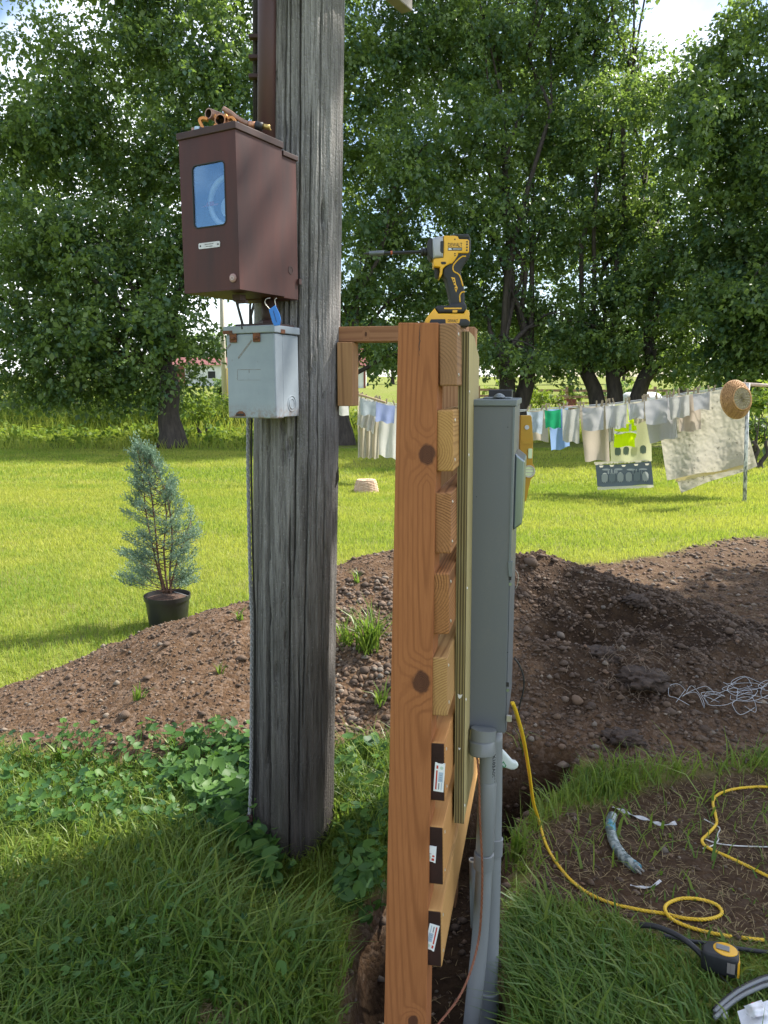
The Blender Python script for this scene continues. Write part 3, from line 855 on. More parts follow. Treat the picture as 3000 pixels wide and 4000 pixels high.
def tree(name, label, base, D, trunk_r, fork, lobes_px, dens, leaf, n_per, spread, mat=m_leafA, stems=1, group=None, dep=2.0, nlimb=9, cat='tree', nbr=34, lobes=None):
    base = V(base)
    if lobes is None:
        lobes = []
        for q in lobes_px:
            u, v, ru, rv = q[:4]
            dd = q[4] if len(q) > 4 else random.uniform(-.8, .8)
            lobes.append((P(u, v, D + dd), (ru * mpp(D), dep * random.uniform(.8, 1.15), rv * mpp(D))))
    t = thing(name, label, cat, base, group)
    gs = []
    for s in range(stems):
        off = V((random.uniform(-.2, .2), random.uniform(-.1, .1), 0)) * (s > 0)
        ang = V((.0, 0, 0)) if stems == 1 else V(((s - (stems - 1) / 2) * .38, random.uniform(-.2, .2), 0))
        top = base + off + V((0, 0, fork)) + ang * fork
        pr = []
        for i in range(9):
            q = i / 8
            flare = 1 + .55 * (1 - q) ** 5
            pr.append(trunk_r * (1 - .35 * q) * flare)
        path = [(base + off * .3 - V((0, 0, .15))).lerp(top, i / 8) + V((math.sin(i * 1.3 + s) * .05, 0, 0)) for i in range(9)]
        gs.append(tube(path, pr, 14))
        order = sorted(lobes, key=lambda l: (l[0] - top).length)
        pick = order[s::stems] if stems > 1 else order
        for (c, r) in pick[:nlimb]:
            c2 = V(c)
            if c2.z < fork + .4: c2.z = max(c2.z, fork + .2)
            g, pth = limb(top + V((0, 0, -.25)), c2 + V((0, 0, r[2] * .3)), trunk_r * .30, trunk_r * .05)
            gs.append(g)
            for k in range(max(2, nbr // len(lobes))):
                st = pth[random.randrange(3, 8)]
                e = V(c) + V((random.uniform(-1, 1) * r[0], random.uniform(-1, 1) * r[1], random.uniform(-.6, 1) * r[2])) * .85
                gs.append(limb(st, e, trunk_r * .13, trunk_r * .025, 5, .08, 5)[0])
    obj('trunk', join(*gs), m_bark, t, smooth=True)
    tips = lobe_tips(lobes, dens)
    v, f, ti = leaf_cloud(tips, n_per, spread, leaf)
    obj('crown', (v, f), mat, t, attrs={'tint': ti})
    return t
A = G(670, 1748); B = G(1340, 1738); Ct = G(2010, 1728); Dt = G(2395, 1730); Et = G(3080, 1760)
dA, dB, dC, dD, dE = [(q - C0).dot(FW) for q in (A, B, Ct, Dt, Et)]
tree('maple_tree', 'big leafy tree on the left with a thick bare trunk behind the potted juniper', (A.x, A.y, h1(A.x, A.y)), dA, .33, 2.2,
     [(250, 330, 210, 250), (560, 160, 230, 230), (830, 280, 220, 270), (60, 560, 230, 260), (400, 640, 240, 240), (720, 640, 230, 240), (930, 700, 130, 230),
      (90, 960, 230, 230), (400, 980, 260, 220), (720, 1000, 230, 220), (100, 1300, 260, 190), (400, 1290, 280, 200), (650, 1280, 170, 190),
      (170, 1500, 240, 95), (420, 1500, 230, 95), (640, 1480, 130, 95), (120, -180, 200, 150), (480, -230, 330, 230), (850, -150, 250, 240)],
     33, .115, 48, .54, nlimb=9)
tree('maple_tree', 'leafy tree whose slender limbs rise right behind the utility pole', (B.x, B.y, h1(B.x, B.y)), dB, .26, 2.0,
     [(1180, 150, 190, 260), (1450, 200, 220, 240), (1650, 130, 200, 240), (1180, 600, 150, 260), (1430, 560, 190, 200), (1620, 640, 180, 200), (1480, 900, 190, 170),
      (1400, 1130, 160, 180), (1610, 1120, 180, 200), (1480, 1360, 150, 110), (1670, 1400, 150, 100), (1150, 1050, 120, 240), (1300, -250, 300, 200), (1650, -250, 260, 200)],
     27, .11, 54, .5, nlimb=8)
tree('maple_tree', 'forked tree in the middle with a thick dark trunk above the grey meter cabinet', (Ct.x, Ct.y, h1(Ct.x, Ct.y)), dC, .30, 2.7,
     [(1880, 150, 210, 260), (2120, 190, 220, 260), (1850, 560, 190, 220), (2090, 560, 210, 240), (1880, 920, 190, 200), (2130, 900, 190, 190), (1800, 1200, 150, 160),
      (2020, 1190, 190, 140), (2190, 1250, 150, 130), (1950, 1390, 170, 80), (2170, 1400, 140, 75), (1850, -250, 260, 220), (2180, -250, 260, 220)],
     26, .11, 54, .5, stems=2, nlimb=7)
tree('maple_tree', 'many-stemmed dark tree standing behind the middle of the clothes line', (Dt.x, Dt.y, h1(Dt.x, Dt.y)), dD, .30, 2.1,
     [(2330, 130, 190, 240), (2330, 500, 180, 210), (2480, 880, 130, 150), (2350, 840, 190, 190), (2600, 1020, 190, 170), (2400, 1140, 200, 150), (2620, 1250, 190, 140),
      (2350, 1340, 180, 100), (2560, 1390, 210, 80), (2700, 1390, 150, 90), (2400, -230, 260, 220), (2480, 330, 95, 200), (2500, 640, 80, 140), (2610, 330, 80, 130)],
     29, .11, 54, .5, stems=3, nlimb=7)
tree('maple_tree', 'dense dark tree filling the right edge of the picture', (Et.x, Et.y, h1(Et.x, Et.y)), dE, .32, 2.0,
     [(2920, 330, 150, 210), (2800, 560, 150, 200), (2980, 640, 160, 220), (2780, 870, 170, 190), (2960, 960, 190, 200), (2790, 1160, 180, 170), (2980, 1240, 180, 180),
      (2820, 1380, 160, 110), (2970, 1440, 150, 110), (3150, 500, 200, 400), (3150, 1100, 220, 400), (2960, 60, 110, 120), (2720, 340, 90, 130), (2650, 660, 90, 140), (2830, 180, 80, 110), (2745, 230, 60, 80), (2680, 480, 80, 120), (3200, 0, 200, 300)],
     35, .11, 54, .52, nlimb=8)
tree('maple_tree', 'paler leafy tree standing in the second row behind the utility pole', (P(1000, 1600, 33).x, 33, h1(-5, 33)), 33, .22, 2.4,
     [(1100, 350, 260, 260), (950, 800, 220, 240), (1250, 780, 230, 240), (1480, 450, 200, 240), (700, 500, 200, 300), (1450, 900, 160, 200), (1300, 100, 260, 240)], 8.5, .15, 40, .75, m_leafB, nlimb=5, nbr=12)
tree('maple_tree', 'paler leafy tree in the second row between the middle trunks', (P(1780, 1600, 33).x, 33, h1(3, 33)), 33, .22, 2.4,
     [(1700, 350, 240, 260), (1950, 300, 240, 280), (1700, 800, 220, 230), (1950, 760, 230, 240), (1780, 1150, 220, 160), (2180, 560, 170, 240), (2150, 980, 180, 180), (1900, 0, 300, 200)], 8.5, .15, 40, .75, m_leafB, nlimb=5, nbr=12)
tree('maple_tree', 'paler leafy tree in the second row near the right edge', (P(2650, 1600, 32).x, 32, h1(11, 32)), 32, .22, 2.4,
     [(2400, 450, 190, 240), (2620, 800, 180, 200), (2850, 650, 200, 260), (2420, 900, 180, 180), (2700, 1120, 240, 150), (2950, 1000, 180, 220)], 8.0, .15, 40, .75, m_leafB, nlimb=5, nbr=12)
tree('maple_tree', 'paler leafy tree in the second row behind the big left tree', (P(300, 1600, 32).x, 32, h1(-13, 32)), 32, .22, 2.4,
     [(200, 600, 230, 260), (480, 420, 240, 260), (250, 1050, 250, 200), (560, 900, 220, 240), (60, 900, 150, 250)], 9.5, .15, 40, .75, m_leafB, nlimb=5, nbr=12)
# unseen tree at right, crown lobes set along the sun ray to cast shade
sh = []
for (x, y, r, z) in ((1.35, 1.9, 1.15, 9.0), (1.5, 3.3, 1.2, 9.2), (1.9, 4.6, 1.0, 9.0), (2.6, 2.6, 1.4, 9.8), (3.0, 4.5, 1.2, 9.6), (3.6, 5.6, 1.2, 9.3), (3.8, 1.2, 1.5, 9.8), (4.2, 3.4, 1.7, 10.4), (5.5, 4.6, 1.7, 10.0), (5.5, 2.0, 1.6, 10.0), (1.9, .6, 1.2, 9.4), (.35, 1.5, .6, 9.2), (-.4, 1.6, .6, 9.0), (-1.1, 1.6, .45, 9.1), (-.2, .9, .7, 9.4), (-1.4, .8, .7, 9.5), (-2.2, .9, .6, 9.6)):
    c = V((x, y, 0)) + S_DIR * (z / S_DIR.z)
    sh.append((c, (r, r, r * .75)))
tree('maple_tree', 'tall unseen tree off to the right, crown shaped to shade the dug ground', (11.5, 6.0, 0), 12, .3, 5.5, None, 100, .15, 30, .5, nlimb=11, lobes=sh)
# shrubs and far growth
def shrub(name, label, u, v, ru, rv, D, mat=m_leafC, dens=90, leaf=.10, group=None):
    c = P(u, v, D); r = (ru * mpp(D), max(.5, ru * mpp(D) * .7), rv * mpp(D))
    base = (c.x, c.y, h1(c.x, c.y))
    lo = [(c, r), (c + V((r[0] * .5, 0, -r[2] * .3)), tuple(q * .7 for q in r)), (c + V((-r[0] * .5, 0, -r[2] * .25)), tuple(q * .7 for q in r))]
    return tree(name, label, base, D, .05, max(.25, (c.z - base[2]) * .4), None, dens, leaf, 22, .28, mat, stems=2, group=group, nlimb=3, cat='shrub', nbr=6, lobes=lo)
shrub('leafy_shrub', 'bright green shrub between the dark trunks just above the grey meter cabinet', 2110, 1545, 75, 45, 25)
shrub('leafy_shrub', 'dark hedge shrub below the basket at the right edge', 2960, 1640, 95, 110, 16.5, m_leafA, 130)
shrub('leafy_shrub', 'bright low shrub hanging over the hedge at the right edge', 2985, 1560, 50, 70, 15.5, m_leafC, 110)
shrub('leafy_shrub', 'bright shrub behind the hanging laundry between pole and post', 1400, 1640, 60, 90, 26, m_leafC, 70)
shrub('leafy_shrub', 'low green bush right of the big left trunk', 780, 1590, 60, 55, 23, m_leafC, 90)
shrub('leafy_shrub', 'pale shrub beside the far pole and white barn', 865, 1500, 22, 45, 50, m_leafB, 8, .22)
wt = np.stack([np.concatenate([RNG.uniform(-15, -1.5, 450), RNG.uniform(-21, -2, 1500)]), np.concatenate([RNG.uniform(21.5, 26, 450), RNG.uniform(27, 36, 1500)]), np.zeros(1950)], 1)
wt[:, 2] = H(wt[:, 0], wt[:, 1]) + np.concatenate([RNG.uniform(.02, .3, 450), RNG.uniform(.2, 1.25, 1500)]) * (.6 + .8 * vnoise(wt[:, 0] * .7, wt[:, 1] * .7, 5))
v, f, ti = leaf_cloud(wt, 22, .36, .13)
tag(obj('weed_bank', (v, f), m_leafC, base=(-8, 23, 0), attrs={'tint': ti}), 'bank of lush green weeds under the big left tree', 'weeds', None, 'stuff')
for k in range(9):
    shrub('field_shrub', 'loose green shrub at the far field edge behind the trunks', 1960 + k * 120 + random.uniform(-30, 30), 1520 + random.uniform(-12, 25), random.uniform(45, 80), random.uniform(25, 48), random.uniform(40, 56), random.choice((m_leafC, m_leafB)), 12, .2, 'shrubs at the far field edge')
# far tree line
far_c = None
for k in range(26):
    x = -75 + k * 6.3 + random.uniform(-2, 2); y = random.uniform(88, 125); hh = random.uniform(.8, 1.25)
    z = h1(x, y)
    if far_c is None or k in (1, 2):
        lo = [(V((random.uniform(-2.5, 2.5), random.uniform(-2, 2), random.uniform(3.2, 7.5))), (2.2, 2.2, 1.7)) for _ in range(8)]
        t0 = tree('distant_tree', 'soft green tree in the distant tree line', (0, 0, 0), 90, .25, 2.5, None, 3.2, .42, 24, 1.0, m_leafB, nlimb=6, nbr=10, group='distant tree line', lobes=lo)
        far_c = (far_c or []) + [t0]
        o = t0
    else:
        src = far_c[k % 3]
        o = src.copy(); link(o)
        for ch in src.children:
            c = ch.copy(); link(c); c.parent = o
    o.location = (x, y, z); o.scale = (hh * 1.1, hh * 1.1, hh); o.rotation_euler = (0, 0, random.uniform(0, 6.28))
    o['label'] = 'soft green tree in the distant tree line behind the trunks'

# ================================================================== FAR BUILDINGS AND FIELD THINGS
m_white = plain('white_siding', (.78, .78, .76), (.66, .67, .66), 2, rough=.6)
m_redroof = plain('barn_red', (.22, .06, .045), (.16, .045, .035), 2, rough=.6)
m_dark = plain('dark_opening', (.03, .03, .03), rough=.8)
m_greywood = plain('weathered_grey_wood', (.30, .27, .24), (.2, .18, .16), 6, (1, 1, .1), .85, bmp=.004)
def barn(name, label, x0, x1, y, z0, hw, hr, dep, nwin):
    t = thing(name, label, 'building', ((x0 + x1) / 2, y + dep / 2, z0))
    cx = (x0 + x1) / 2; w = (x1 - x0) / 2
    wall = obj('wall', box((cx, y + dep / 2, z0 + hw / 2 - .2), (w, dep / 2, hw / 2 + .2)), m_white, t)
    e = .35
    A_ = [(x0 - e, y - e, z0 + hw + .01), (x1 + e, y - e, z0 + hw + .01), (x1 + e, y + dep + e, z0 + hw + .01), (x0 - e, y + dep + e, z0 + hw + .01), (x0 - e, y + dep / 2, z0 + hw + hr), (x1 + e, y + dep / 2, z0 + hw + hr)]
    obj('roof', (A_, [(0, 1, 5, 4), (2, 3, 4, 5), (1, 2, 5), (3, 0, 4), (3, 2, 1, 0)]), m_redroof, t)
    obj('corner_trim', join(box((x0, y - .03, z0 + hw / 2), (.09, .03, hw / 2)), box((x1, y - .03, z0 + hw / 2), (.09, .03, hw / 2))), m_redroof, t)
    for k in range(nwin):
        xx = x0 + (k + 1) * (x1 - x0) / (nwin + 1)
        f = obj('window', box((xx, y - .02, z0 + hw * .55), (.42, .02, .4)), m_white, t)
        obj('pane', box((xx, y - .05, z0 + hw * .55), (.34, .012, .32)), m_dark, f)
    obj('door', box((x0 + (x1 - x0) * .08, y - .04, z0 + .95), (.5, .03, .95)), m_redroof, t)
yb = 72
barn('barn', 'long white barn with a red roof behind the far pole', P(690, 1500, yb).x, P(985, 1500, yb).x, yb, h1(-18, yb) - .1, 2.0, .8, 7, 3)
barn('barn', 'red-roofed white shed seen between utility pole and wooden post', P(1270, 1500, yb).x, P(1432, 1500, yb).x, yb - 6, h1(-4, yb - 6) - .1, 1.9, 1.6, 6, 1)
g = G(880, 1600); z0 = h1(g.x, 44.)
pp = P(880, 1590, 44)
m_farpole = plain('bleached_pole_wood', (.52, .47, .40), (.42, .38, .33), 5, (1, 1, .05), .8)
ob = thing('far_utility_pole', 'pale slim wooden pole far behind the grey switch box', 'pole', (pp.x, pp.y, h1(pp.x, pp.y)))
zb = h1(pp.x, pp.y)
obj('shaft', tube([(pp.x, pp.y, zb - .3), (pp.x - .02, pp.y, zb + 4), (pp.x + .04, pp.y, zb + 9)], [.16, .145, .12], 12), m_farpole, ob, smooth=True)
obj('crossarm', box((pp.x + .04, pp.y - .15, zb + 8.4), (1.1, .06, .06)), m_farpole, ob)
obj('guy_marker', tube([(pp.x + .22, pp.y - .1, zb - .1), (pp.x + .2, pp.y - .05, zb + 2.4)], .05, 8), plain('yellow_marker', (.75, .5, .05)), ob, smooth=True)
# pasture fence, tank and cart
m_rail = plain('pasture_rail', (.36, .22, .16), (.25, .15, .11), 5, rough=.85)
ft = thing('pasture_fence', 'brown rail fence across the field behind the trunks on the right', 'fence', (12, 46, h1(12, 46)))
for k in range(9):
    x = 3 + k * 2.6; z = h1(x, 46)
    obj('post', box((x, 46, z + .6), (.07, .07, .7)), m_rail, ft)
for j in range(3):
    for k in range(8):
        xa, xb = 3 + k * 2.6, 3 + (k + 1) * 2.6; za, zc = h1(xa, 46) + .35 + j * .36, h1(xb, 46) + .35 + j * .36
        d = V((xb - xa, 0, zc - za)); 
        obj('rail', box(((xa + xb) / 2, 45.9, (za + zc) / 2), (d.length / 2, .025, .07), ax=d.normalized(), az=V((0, 0, 1))), m_rail, ft)
pt = P(2505, 1545, 36); tz = h1(pt.x, pt.y)
tk = thing('storage_tank', 'white rounded storage tank behind the clothes line', 'tank', (pt.x, pt.y, tz))
prof = [(.0, -1.0), (.2, -.98), (.36, -.88), (.46, -.72), (.48, -.5), (.48, .5), (.46, .72), (.36, .88), (.2, .98), (0, 1.0)]
obj('body', lathe(prof, 20, (pt.x, pt.y, tz + .95), (0, 1, 0), (0, 0, 1), (1, 0, 0)), m_white, tk, smooth=True)
for s in (-1, 1): obj('leg', box((pt.x + s * .6, pt.y, tz + .27), (.06, .3, .3)), m_dark, tk)
obj('valve_dome', lathe([(.14, 0), (.14, .12), (.08, .18), (0, .2)], 14, (pt.x, pt.y, tz + 1.42)), m_white, tk, smooth=True)
pc = P(2230, 1545, 34); cz = h1(pc.x, pc.y)
ct = thing('farm_cart', 'red wooden cart in the field between the dark trunks', 'cart', (pc.x, pc.y, cz))
obj('bed', bbox((pc.x, pc.y, cz + .62), (.42, .7, .2), .02), m_redroof, ct)
obj('backboard', box((pc.x, pc.y + .68, cz + .95), (.42, .03, .16)), m_redroof, ct)
for sx in (-1, 1):
    for sy in (-1, 1): obj('wheel', lathe([(.02, -.05), (.26, -.05), (.28, 0), (.26, .05), (.02, .05)], 16, (pc.x + sx * .46, pc.y + sy * .45, cz + .27), (0, 1, 0), (0, 0, 1), (1, 0, 0)), m_dark, ct, smooth=True)
obj('handle', tube([(pc.x, pc.y - .7, cz + .5), (pc.x, pc.y - 1.2, cz + .75)], .025, 6), m_dark, ct)

# ================================================================== UTILITY POLE
def PY(u, v, Y):                   # pixel ray at world distance Y
    d = P(u, v, 1) - C0
    return C0 + d * (Y / d.y)
YP = 2.72
pb = PY(1142, 3330, YP); ptop = PY(1172, 0, YP)
def pole_c(z):
    t = (z - 0) / (ptop.z - 0)
    return V((-.351 + (ptop.x + .351) * t, YP, z))
def pole_r(z): return .1546 + (.142 - .1546) * (z / ptop.z)
def pole_mat():
    m, nt, b = new_mat('weathered_pole_wood')
    oc = nt.nodes.new('ShaderNodeTexCoord').outputs['Object']
    mp = lambda s: nd(nt, 'ShaderNodeMapping', {'Vector': oc, 'Scale': s}).outputs['Vector']
    f1 = noise(nt, mp((55, 55, 2.2)), 1, 6, .65); f2 = noise(nt, mp((160, 160, 9)), 1, 5, .7); f3 = noise(nt, mp((5, 5, .9)), 1, 4)
    sp = noise(nt, mp((190, 190, 120)), 1, 3, .6)
    col = mixc(nt, rng(nt, f1, .3, .68), (.125, .12, .115), (.375, .365, .355))
    col = mixc(nt, rng(nt, f2, .5, .72, 0, .8), col, (.055, .05, .047))
    col = mixc(nt, rng(nt, f3, .48, .62, 0, .5), col, (.17, .155, .14))
    col = mixc(nt, rng(nt, sp, .62, .7, 0, .7), col, (.45, .44, .42))
    z = nd(nt, 'ShaderNodeSeparateXYZ', {0: oc}).outputs[2]
    zz = mth(nt, 'ADD', z, mth(nt, 'MULTIPLY', f3, .9))
    stain = rng(nt, zz, .6, 2.3, .9, 0, True)      # creosote-dark butt of the pole
    col = mixc(nt, stain, col, mixc(nt, rng(nt, f1, .3, .7), (.013, .011, .009), (.060, .046, .037)))
    st = noise(nt, mp((420, 420, 3.5)), 1, 4, .6)
    col = mixc(nt, rng(nt, st, .54, .66, 0, .75), col, (.05, .047, .045))
    moss = mth(nt, 'MULTIPLY', rng(nt, f3, .5, .65), rng(nt, z, .6, 1.3, .35, 0))
    col = mixc(nt, moss, col, (.10, .11, .07))
    nt.links.new(col, b.inputs['Base Color'])
    b.inputs['Roughness'].default_value = .9; b.inputs['Specular IOR Level'].default_value = .2
    bump(nt, b, mth(nt, 'ADD', mth(nt, 'ADD', f1, mth(nt, 'MULTIPLY', f2, .8)), mth(nt, 'MULTIPLY', sp, -.9)), .009, .9)
    return m
m_pole = pole_mat()
nA, nZ, ztop = 360, 190, 9.0
zs = np.concatenate([np.linspace(-.4, 3.2, nZ), np.linspace(3.4, ztop, 24)])
aa = np.linspace(0, 2 * PI, nA, endpoint=False)
AA, ZZ = np.meshgrid(aa, zs)
rr = .1546 + (.142 - .1546) * (ZZ / ptop.z)
rr = np.maximum(rr, .11)
rr = rr + fbm(AA * 3.2, ZZ * .5, 3, 101) * .008 + fbm(AA * 24, ZZ * 2.4, 4, 103) * .0055 + fbm(AA * 60, ZZ * 14, 2, 107) * .0028
def crack(a0, z0, z1, depth, w, seed):
    c = a0 + fbm(ZZ * 1.3, ZZ * 0 + seed, 3, seed) * .12
    d = np.abs((AA - c + PI) % (2 * PI) - PI)
    env = sst(ZZ, z0, z0 + .25) * (1 - sst(ZZ, z1 - .25, z1))
    return -depth * np.clip(1.6 * (1 - d / w), 0, 1) ** .5 * env
F0 = -PI / 2                       # angle facing the camera
for (a, z0, z1, dp, w) in ((-.56, .25, 2.4, .06, .042), (-.46, -.2, .95, .035, .026), (.02, -.2, 1.3, .03, .018), (.12, .9, 3.2, .032, .018), (.38, .4, 2.6, .025, .017), (-.2, 1.4, 3.2, .03, .018),
                           (.62, 1.0, 3.2, .025, .018), (.85, .2, 1.4, .02, .02), (-.95, .1, 1.5, .025, .022), (.25, .1, .8, .025, .018), (-.08, 1.7, 3.0, .022, .016), (-.75, .9, 2.0, .022, .018)):
    rr = rr + crack(F0 + a, z0, z1, dp, w, int(abs(a) * 991) + 3)
def dent(a0, z, ra, rz, dp):
    d = np.hypot(((AA - F0 - a0 + PI) % (2 * PI) - PI) / ra, (ZZ - z) / rz)
    return -dp * np.clip(1 - d, 0, 1) ** .6
for k in range(26): rr = rr + dent(random.uniform(-1.2, 1.2), random.uniform(.3, 2.9), random.uniform(.03, .06), random.uniform(.015, .035), random.uniform(.006, .014))
rr = rr + dent(.72, 2.2, .07, .05, .025) + dent(-.02, 1.45, .08, .035, .016) + dent(-.15, 1.42, .05, .03, .012) + dent(-.5, .85, .05, .03, .014)
tz_ = ZZ / ptop.z
px_ = -.351 + (ptop.x + .351) * tz_ + rr * np.cos(AA); py_ = YP + rr * np.sin(AA)
pv = np.stack([px_.ravel(), py_.ravel(), ZZ.ravel()], 1)
ii = np.arange(len(zs) * nA).reshape(len(zs), nA)
jj = np.roll(ii, -1, 1)
pf = np.stack([ii[:-1].ravel(), jj[:-1].ravel(), jj[1:].ravel(), ii[1:].ravel()], 1)
pole = thing('utility_pole', 'thick weathered grey wooden utility pole with two old meter boxes', 'pole', (-.351, YP, 0))
obj('shaft', (pv, pf), m_pole, pole, smooth=True)
sl = P(1322, 1875, 2.66)
obj('splinter', prism([(0, 0), (.014, .03), (.012, .075), (.003, .05)], .01, sl + V((-.012, 0, -.03))), m_pole, pole)
# weathered arm at the very top
q0 = PY(1590, 50, 2.95)
w_ = pole_c(q0.z) - q0; w_.z = 0
ang = math.atan2(w_.y, w_.x) + math.asin(.185 / w_.length)
ad = V((math.cos(ang), math.sin(ang), 0))
arm = bbox(q0 + ad * .6 + V((0, 0, .055)), (.6, .022, .055), .004, ax=ad, ay=V((-ad.y, ad.x, 0)))
obj('side_arm', arm, m_greywood, pole)

# ------------------------------------------------------------------ rusty brown riser pipe
m_rust = plain('rust_brown_paint', (.078, .020, .0145), (.040, .0145, .013), 5, (3, 3, .6), rough=.55, bmp=.0006, lo=.3, hi=.72, spec=.35)
m_rust2 = plain('rust_brown_dark', (.042, .024, .024), (.06, .03, .027), 14, rough=.6, spec=.3)
m_pipe_r = plain('rust_red_pipe', (.085, .030, .026), (.05, .026, .026), 7, (1, 1, .25), .55)
YR = 2.585
a_, b_ = PY(1040, 640, YR), PY(1043, 0, YR)
d_ = (b_ - a_) / (b_.z - a_.z)
rp = thing('riser_pipe', 'dark red riser pipe running up the left of the utility pole', 'pipe', a_ - d_ * .1)
obj('tube', tube([a_ - d_ * .12, b_, b_ + d_ * 3], .0285, 20), m_pipe_r, rp, smooth=True)
for v in (145, 225, 300):
    q = PY(1000, v, YR + .02)
    obj('strap', bbox(q + V((.012, 0, 0)), (.034, .012, .006), .002), m_rust2, rp)
q1, q2 = PY(1003, 640, YR + .05), PY(1001, 0, YR + .05)
obj('ground_moulding', tube([q1, q2, q2 + (q2 - q1) * 2], .012, 8), m_pole, pole, smooth=True)

# ------------------------------------------------------------------ OLD METER BOX
def rot_frame(o, a): return frame(o, (math.cos(a), -math.sin(a), 0), (math.sin(a), math.cos(a), 0), (0, 0, 1))
def lbox(x0, x1, y0, y1, z0, z1, b=0):
    g = box(((x0 + x1) / 2, (y0 + y1) / 2, (z0 + z1) / 2), ((x1 - x0) / 2, (y1 - y0) / 2, (z1 - z0) / 2))
    return bevel(g, b) if b else g
aB = math.radians(30); YN = 2.293; Wb, Lb, L1 = .215, .29, .212
nt_, nb_ = PY(918, 497, YN), PY(922, 1130, YN)
Hb = nt_.z - nb_.z
org = V((nt_.x, YN, nb_.z)) - V((math.cos(aB), -math.sin(aB), 0)) * Wb
MB_ = rot_frame(org, aB)
mb = thing('meter_box', 'tall rusty brown steel meter box with a glass window on the pole', 'meter box', org)
wx0, wx1, wz0, wz1 = .049, .172, .418 * Hb, .815 * Hb
def holed_plate(w, h, hole, th):
    cx, cz = (wx0 + wx1) / 2, (wz0 + wz1) / 2
    n = len(hole); out = []
    for i, (x, z) in enumerate(hole):
        k, j = divmod(i, 7)
        sx, sz = ((w, h), (0, h), (0, 0), (w, 0))[k]
        side_first = k in (0, 2)
        out.append((sx, sz) if 0 < j < 6 else ((sx, z) if (j == 0) == side_first else (x, sz)))
    vs_ = [(x, 0, z) for x, z in out] + [(x, 0, z) for x, z in hole] + [(x, th, z) for x, z in hole]
    fs = [(i, (i + 1) % n, n + (i + 1) % n, n + i) for i in range(n)] + [(n + i, n + (i + 1) % n, 2 * n + (i + 1) % n, 2 * n + i) for i in range(n)]
    return vs_, fs
hole = rrect(wx1 - wx0, wz1 - wz0, .014, 6, (wx0 + wx1) / 2, (wz0 + wz1) / 2)
th = .003
body = join(holed_plate(Wb, Hb, hole, th), lbox(0, th, th, L1, 0, Hb), lbox(Wb - th, Wb, .0005, L1, .0005, Hb), lbox(th, Wb - th, th, L1, 0, th), lbox(th, Wb - th, th, L1, Hb - th, Hb), lbox(th, Wb - th, L1 - th, L1, th, Hb - th))
obj('housing', body, m_rust, mb, M=MB_)
obj('back_housing', bevel(lbox(.004, Wb - .004, L1 + .002, Lb, -.004, Hb - .020), .002), m_rust, mb, M=MB_)
obj('cap', bevel(lbox(-.005, Wb + .005, -.005, L1 + .004, Hb - .004, Hb + .016), .002), m_rust2, mb, M=MB_)
obj('cap', bevel(lbox(0, Wb + .002, L1 + .006, Lb + .004, Hb - .021, Hb - .006), .002), m_rust2, mb, M=MB_)
gm, gnt, gb = new_mat('window_glass')
gt_ = nd(gnt, 'ShaderNodeBsdfTransparent', {'Color': (.8, .86, .9, 1)})
gg = nd(gnt, 'ShaderNodeBsdfGlossy', {'Color': (.55, .78, 1, 1), 'Roughness': .02})
gx_ = nd(gnt, 'ShaderNodeMixShader', {0: .17, 1: gt_.outputs[0], 2: gg.outputs[0]})
gnt.links.new(gx_.outputs[0], gnt.nodes['Material Output'].inputs[0])
win = obj('window', prism([(x, z) for x, z in hole], .002, (0, .0012, 0)), gm, mb, M=MB_)
gk = tube([(x, .0, z) for x, z in hole], .0022, 6, closed=True)
obj('gasket', gk, m_dark, mb, M=MB_, smooth=True)
m_ring = plain('pale_meter_ring', (.85, .86, .88), rough=.3)
mc = (.130, .075, .60 * Hb)
obj('meter_ring', tube([(mc[0] + .068 * math.cos(k * PI / 24), mc[1] - .015, mc[2] + .068 * math.sin(k * PI / 24)) for k in range(48)], .0085, 8, closed=True), m_ring, mb, M=MB_, smooth=True)
obj('meter_dial', prism(circ(.03, 24, mc[0] - .012, mc[2] - .012), .01, (0, mc[1], 0)), m_ring, mb, M=MB_)
obj('red_reflection', prism([(x - .05, mc[2] + dz) for x, dz in ((.08, -.008), (.10, -.004), (.105, .004), (.13, .005), (.132, -.003), (.148, -.004), (.146, -.008))], .001, (0, .052, 0)), plain('reflection_red', (.6, .12, .12)), mb, M=MB_)  # reddish sun reflection in the window, built as a coloured shape
m_alu = plain('dull_aluminium', (.55, .53, .50), (.42, .40, .38), 60, rough=.45, metal=.7)
npz = .30 * Hb
npl = obj('nameplate', prism(rrect(.083, .0165, .004, 4, .106, npz), .0018, (0, -.0019, 0)), m_alu, mb, M=MB_)
for sx in (-1, 1): obj('rivet', lathe([(.0028, 0), (.002, .0012), (0, .0015)], 10, (.106 + sx * .034, -.002, npz), (1, 0, 0), (0, 0, 1), (0, -1, 0)), m_dark, npl, M=MB_, smooth=True)
for k, (w, dz) in enumerate(((.034, .003), (.026, -.003))):
    obj('stamped_line', lbox(.106 - w / 2, .106 + w / 2, -.0024, -.0019, npz + dz - .0007, npz + dz + .0007), m_dark, npl, M=MB_)
sx_, sz_ = .192, .075 * Hb
sl_ = obj('seal_button', lathe([(.0125, 0), (.012, .003), (.009, .0042), (0, .0042)], 24, (sx_, -.0002, sz_), (1, 0, 0), (0, 0, 1), (0, -1, 0)), plain('pinkish_seal', (.36, .22, .2), rough=.5), mb, M=MB_, smooth=True)
obj('seal_mark', lathe([(.0055, .0042), (.0055, .0049), (.0042, .0049), (.0042, .0042)], 20, (sx_, -.0002, sz_), (1, 0, 0), (0, 0, 1), (0, -1, 0)), m_alu, sl_, M=MB_)
